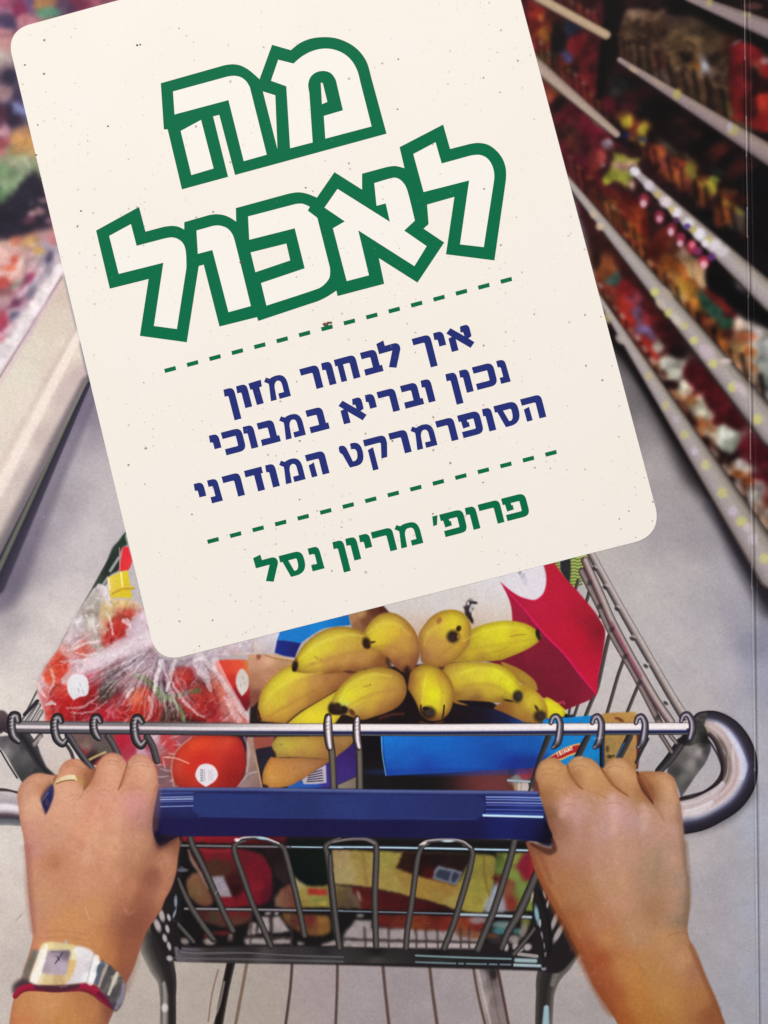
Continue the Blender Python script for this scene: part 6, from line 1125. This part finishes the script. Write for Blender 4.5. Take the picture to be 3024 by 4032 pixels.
title("c 245,545 360,378 540,492 540,388 700,345 760,338~ 840,360 900,470 965,590 975,718 942,747 1077,838 902,1100 650,940 685,1108 380,1188 372,1150 330,1100 240,680 190,620",
      ["c 295,610 380,488 722,703 695,582 635,598 620,450 745,415~ 785,425~ 822,465~ 845,530~ 885,695 815,760 962,862 882,992 515,758 585,1052 440,1090 350,745 428,700"],
      "green outlined Hebrew letter alef in the second title line")
title("c 785,215 1070,67 1115,227 1240,195 1300,187~ 1365,200~ 1420,240~ 1460,295~ 1480,360~ 1480,430 1405,955 1088,915 1143,540 942,597 860,450 817,352",
      ["c 875,260 1020,183 1060,322 1250,270 1310,266~ 1360,290~ 1392,340~ 1404,400~ 1398,460 1335,868 1180,850 1240,432 942,508"],
      "green outlined Hebrew letter lamed at the right end of the second title line")
for o, f in TF:
    flat("letter_face", [f], zl, WHITE, o); zl += STEP

# rows of dashes
def dashes(a, b, n):
    global zl
    a, b = np.array(a), np.array(b); d = (b - a) / np.linalg.norm(b - a); nn = np.array([-d[1], d[0]])
    for k in range(n):
        c = a + (b - a) * k / (n - 1); h, w = 22.5, 8.2
        flat("dash", [[c - d*h - nn*w, c + d*h - nn*w + d*1, c + d*h + nn*w, c - d*h + nn*w]], zl, GREEN, book)
dashes((670, 1455), (1993, 1104), 16); dashes((839, 2128), (2169, 1785), 16)

# small Hebrew lettering: glyph outlines in letter heights, w = glyph width
def qc(p0, c, p1, n=5):
    return [((1-t)**2*p0[0]+2*t*(1-t)*c[0]+t*t*p1[0], (1-t)**2*p0[1]+2*t*(1-t)*c[1]+t*t*p1[1]) for t in (k/n for k in range(n+1))]
Sx, Tb = .305, .285
def g_resh(w, h=1.0): return [[[(0, 0)] + qc((w-.24, 0), (w, 0), (w, .26)) + [(w, h), (w-Sx, h)] + qc((w-Sx, .33), (w-Sx, Tb), (w-Sx-.08, Tb), 3) + [(.01, Tb)]]]
def g_vav(w, h=1.0): return [[[(.02, .0)] + qc((w-.22, 0), (w, .0), (w, .26)) + [(w, h), (w-Sx, h)] + qc((w-Sx, .36), (w-Sx, Tb+.02), (w-Sx-.07, Tb+.02), 3) + [(.0, Tb+.02)]]]
def g_dalet(w): return [[[(0, 0), (w+.04, 0), (w+.04, Tb), (w-.05, Tb), (w-.05, 1), (w-.05-Sx, 1), (w-.05-Sx, Tb), (0, Tb)]]]
def g_zayin(w): return [[[(0, .02), (w, 0), (w-.02, Tb), (w-.14, Tb+.02), (w-.12, 1), (w-.12-Sx, 1), (w-.14-Sx, Tb+.02), (.02, Tb+.02)]]]
def g_het(w): return [[[(0, 0)] + qc((w-.24, 0), (w, 0), (w, .26)) + [(w, 1), (w-Sx, 1)] + qc((w-Sx, .33), (w-Sx, Tb), (w-Sx-.08, Tb), 3) + [(.34, Tb), (.34, 1), (.09, 1), (.09, Tb), (0, Tb)]]]
def g_he(w): return g_resh(w) + [[[(.05, .46), (.30, .40), (.31, 1), (.06, 1)]]]
def g_bet(w): return [[[(0, 0)] + qc((w-.34, 0), (w-.1, 0), (w-.1, .26)) + [(w-.1, .728), (w, .728), (w, 1), (0, 1), (0, .728), (w-.1-Sx, .728)] + qc((w-.1-Sx, .33), (w-.1-Sx, Tb), (w-.18-Sx, Tb), 3) + [(.01, Tb)]]]
def g_kaf(w): return [[[(0, 0)] + qc((w-.3, 0), (w, 0), (w, .3)) + qc((w, .7), (w, 1), (w-.3, 1)) + [(0, 1), (0, .728)] + qc((w-.34, .728), (w-Sx, .728), (w-Sx, .66), 3) + qc((w-Sx, .34), (w-Sx, Tb), (w-.34, Tb), 3) + [(.01, Tb)]]]
def g_nun(w): return [[[(.03, 0)] + qc((w-.26, 0), (w-.04, 0), (w-.04, .26)) + [(w-.02, 1), (0, 1), (0, .728), (w-.29, .728)] + qc((w-.29, .36), (w-.29, Tb), (w-.37, Tb), 3) + [(.03, Tb)]]]
def g_pe(w): return [[[(0, 0)] + qc((w-.3, 0), (w, 0), (w, .3)) + qc((w, .7), (w, 1), (w-.3, 1)) + [(.03, 1), (.03, .728)] + qc((w-.34, .728), (w-Sx, .728), (w-Sx, .66), 3) + qc((w-Sx, .34), (w-Sx, Tb), (w-.34, Tb), 3) + [(.36, Tb), (.36, .38), (.42, .38), (.42, .58), (.12, .60), (.10, Tb), (0, Tb)]]]
def g_mem(w): return [[[(0, .13), (.12, -.03), (.27, .06)] + qc((.27, .06), (.40, 0), (.55, 0), 3) + qc((w-.38, 0), (w-.02, 0), (w, .42)) + [(w, 1), (w-.50, 1), (w-.50, .76), (w-.25, .76)] + qc((w-.25, .45), (w-.25, .23), (w-.40, .23)) + qc((.55, .23), (.42, .25), (.38, .46), 3) + [(.34, 1), (.08, 1), (.16, .40), (.17, .26)]]]
def g_samekh(w): return [[[(0, 0)] + qc((w-.34, 0), (w, 0), (w, .36)) + qc((w, .5), (w-.02, .92), (w-.36, .985)) + qc((w-.36, .985), (w-.42, 1.0), (.42, 1.0), 3) + [(.30, 1.0), (.10, Tb), (0, Tb)],
                           [(.36, Tb), (.50, .78)] + qc((.58, .78), (w-Sx, .74), (w-Sx, .44)) + qc((w-Sx, .36), (w-Sx, Tb), (w-.36, Tb), 3)]]
def g_tet(w): return [[[(0, .10), (.05, 0)] + qc((.14, 0), (.33, .0), (.36, .30), 4) + [(.46, .77)] + qc((.56, .77), (w-.26, .72), (w-.25, .42)) + qc((w-.25, .42), (w-.25, .24), (w-.46, .26), 3) + [(w-.46, .03)] + qc((w-.40, .0), (w, -.02), (w, .44)) + qc((w, .5), (w-.02, .96), (w-.34, 1.0)) + [(.27, 1.0), (.10, .38), (.0, .26)]]]
def g_qof(w): return [[[(0, 0)] + qc((w-.26, 0), (w, 0), (w, .24)) + [(w, .38), (w-.14, .96), (w-.40, .96), (w-.27, .36)] + qc((w-.27, .34), (w-.26, Tb), (w-.34, Tb), 3) + [(0, Tb)]], [[(.10, .46), (.35, .40), (.35, 1.37), (.10, 1.37)]]]
def big(outline, w, y0=0.0, y1=1.0):
    """alef and lamed share the drawing of the title's faces, turned upright"""
    P = smooth_all(outline); a = math.radians(14.6); c, s = math.cos(a), math.sin(a)
    Q = np.stack([P[:, 0] * c - P[:, 1] * s, P[:, 0] * s + P[:, 1] * c], 1)
    Q -= Q.min(0); Q /= Q.max(0); Q[:, 0] *= w; Q[:, 1] = y0 + Q[:, 1] * (y1 - y0)
    n = np.roll(Q, -1, 0) - np.roll(Q, 1, 0); n = np.stack([n[:, 1], -n[:, 0]], 1); n /= np.linalg.norm(n, axis=1)[:, None] + 1e-9
    area_ = (Q[:, 0] * np.roll(Q[:, 1], -1) - np.roll(Q[:, 0], -1) * Q[:, 1]).sum()
    Q = Q + n * (.018 if area_ > 0 else -.018)
    return [[[tuple(p) for p in Q]]]
ALEF = "c 295,610 380,488 722,703 695,582 635,598 620,450 745,415~ 785,425~ 822,465~ 845,530~ 885,695 815,760 962,862 882,992 515,758 585,1052 440,1090 350,745 428,700"
LAMED = "c 875,260 1020,183 1060,322 1250,270 1310,266~ 1360,290~ 1392,340~ 1404,400~ 1398,460 1335,868 1180,850 1240,432 942,508"
def glyph(ch, w):
    if ch == 'alef': return big(ALEF, w)
    if ch == 'lamed': return big(LAMED, w, -.24, 1.0)
    return {'vav': g_vav, 'resh': g_resh, 'dalet': g_dalet, 'zayin': g_zayin, 'het': g_het, 'he': g_he, 'bet': g_bet, 'kaf': g_kaf, 'nun': g_nun, 'pe': g_pe,
            'mem': g_mem, 'samekh': g_samekh, 'tet': g_tet, 'qof': g_qof, 'final_nun': lambda w: g_vav(w, 1.38), 'final_kaf': lambda w: g_resh(w, 1.38),
            'yod': lambda w: g_vav(w, .62), 'geresh': lambda w: [[[(.06, 0), (w, 0), (w-.12, .40), (.0, .42)]]]}[ch](w)
def text_line(o, s, a, b, lean, h, items, mat, name, where):
    """a, b: two tile points on the letters' top line; items: letter, x of its left and right edge along that line (tile px)"""
    a = np.array(a, float); b = np.array(b, float); d = (b - a) / np.linalg.norm(b - a)
    v = np.array([math.sin(math.radians(lean)), math.cos(math.radians(lean))])
    for ch, x0, x1 in items:
        p0 = a + (b - a) * (x0 - a[0]) / (b[0] - a[0]); w = (x1 - x0) / d[0] / h
        P = [[[(np.array(o) + (p0 + d * (px * h) + v * (py * h)) / s) for px, py in lp] for lp in loops] for loops in glyph(ch, w)]
        multi(name, P, zl, mat, book, f"Hebrew letter {ch.replace('_', ' ')} {where}")
zl += STEP
text_line((800, 1250), 1.508, (117, 430), (1237, 128), 14.3, 140, [('final_nun', 117, 180), ('vav', 192, 257), ('zayin', 267, 342), ('mem', 357, 487), ('resh', 570, 680), ('vav', 697, 758), ('het', 775, 900),
          ('bet', 930, 1037), ('lamed', 1036, 1160), ('final_kaf', 1237, 1345), ('yod', 1362, 1422), ('alef', 1440, 1580)], NAVY, "subtitle_letter", "in the top navy line")
text_line((700, 1390), 1.106, (133, 361), (1383, 36), 14.3, 102, [('yod', 133, 175), ('kaf', 187, 275), ('vav', 280, 326), ('bet', 343, 424), ('mem', 438, 533), ('bet', 555, 637), ('alef', 697, 800),
          ('yod', 812, 852), ('resh', 865, 943), ('bet', 967, 1048), ('vav', 1055, 1098), ('final_nun', 1163, 1210), ('vav', 1222, 1264), ('kaf', 1280, 1370), ('nun', 1383, 1427)], NAVY, "subtitle_letter", "in the middle navy line")
text_line((700, 1390), 1.106, (67, 571), (1490, 202), 14.3, 102, [('yod', 67, 109), ('nun', 124, 174), ('resh', 190, 268), ('dalet', 288, 360), ('vav', 378, 420), ('mem', 438, 532), ('he', 553, 636), ('tet', 698, 794),
          ('qof', 806, 902), ('resh', 916, 994), ('mem', 1010, 1106), ('resh', 1120, 1198), ('pe', 1216, 1310), ('vav', 1322, 1362), ('samekh', 1374, 1474), ('he', 1490, 1580)], NAVY, "subtitle_letter", "in the bottom navy line")
text_line((950, 1900), 1.3825, (495, 325), (1415, 88), 14.3, 127, [('lamed', 72, 190), ('samekh', 203, 330), ('nun', 357, 425), ('final_nun', 493, 553), ('vav', 563, 622), ('yod', 637, 694), ('resh', 704, 818),
          ('mem', 830, 960), ('geresh', 1032, 1068), ('pe', 1077, 1203), ('vav', 1214, 1271), ('resh', 1286, 1402), ('pe', 1414, 1542)], GREEN, "author_letter", "in the green author line")

# crumb of dirt stuck above the dashes, and the larger dark spots on the panel
def speck(x, y, r, lab=None, seed=0, sx=1.0):
    g = np.random.default_rng(int(x * 7 + y)); bm = bmesh.new(); bmesh.ops.create_icosphere(bm, subdivisions=2, radius=1)
    for v in bm.verts:
        k = 1 + g.uniform(-.25, .25); v.co = Vector((v.co.x * r * UNIT * k * sx + WX(x), v.co.y * r * UNIT * k * .7 + WY(y), max(v.co.z, 0) * r * UNIT * .35 * k + zl))
    me = bpy.data.meshes.new("dirt_crumb"); bm.to_mesh(me); bm.free(); me.materials.append(CRUMB)
    o = bpy.data.objects.new("dirt_crumb", me); link(o, book)
    if lab: o['label'] = lab
speck(1282, 1277, 10, "brown crumb stuck over the upper dashed line", sx=1.2); speck(1297, 1271, 7, sx=1.5)
for x, y, r in ((949, 1033, 6), (540, 178, 5), (552, 176, 4), (425, 497, 4), (98, 256, 4), (149, 492, 3.4), (143, 610, 4), (1300, 1497, 3.4), (1545, 1736, 4), (1565, 430, 3.4), (1180, 1736, 4),
                (1906, 744, 4), (1204, 739, 4), (319, 831, 4), (1180, 1967, 3.4), (2438, 2043, 3), (756, 2025, 3.4), (785, 2544, 3)):
    speck(x, y, r)
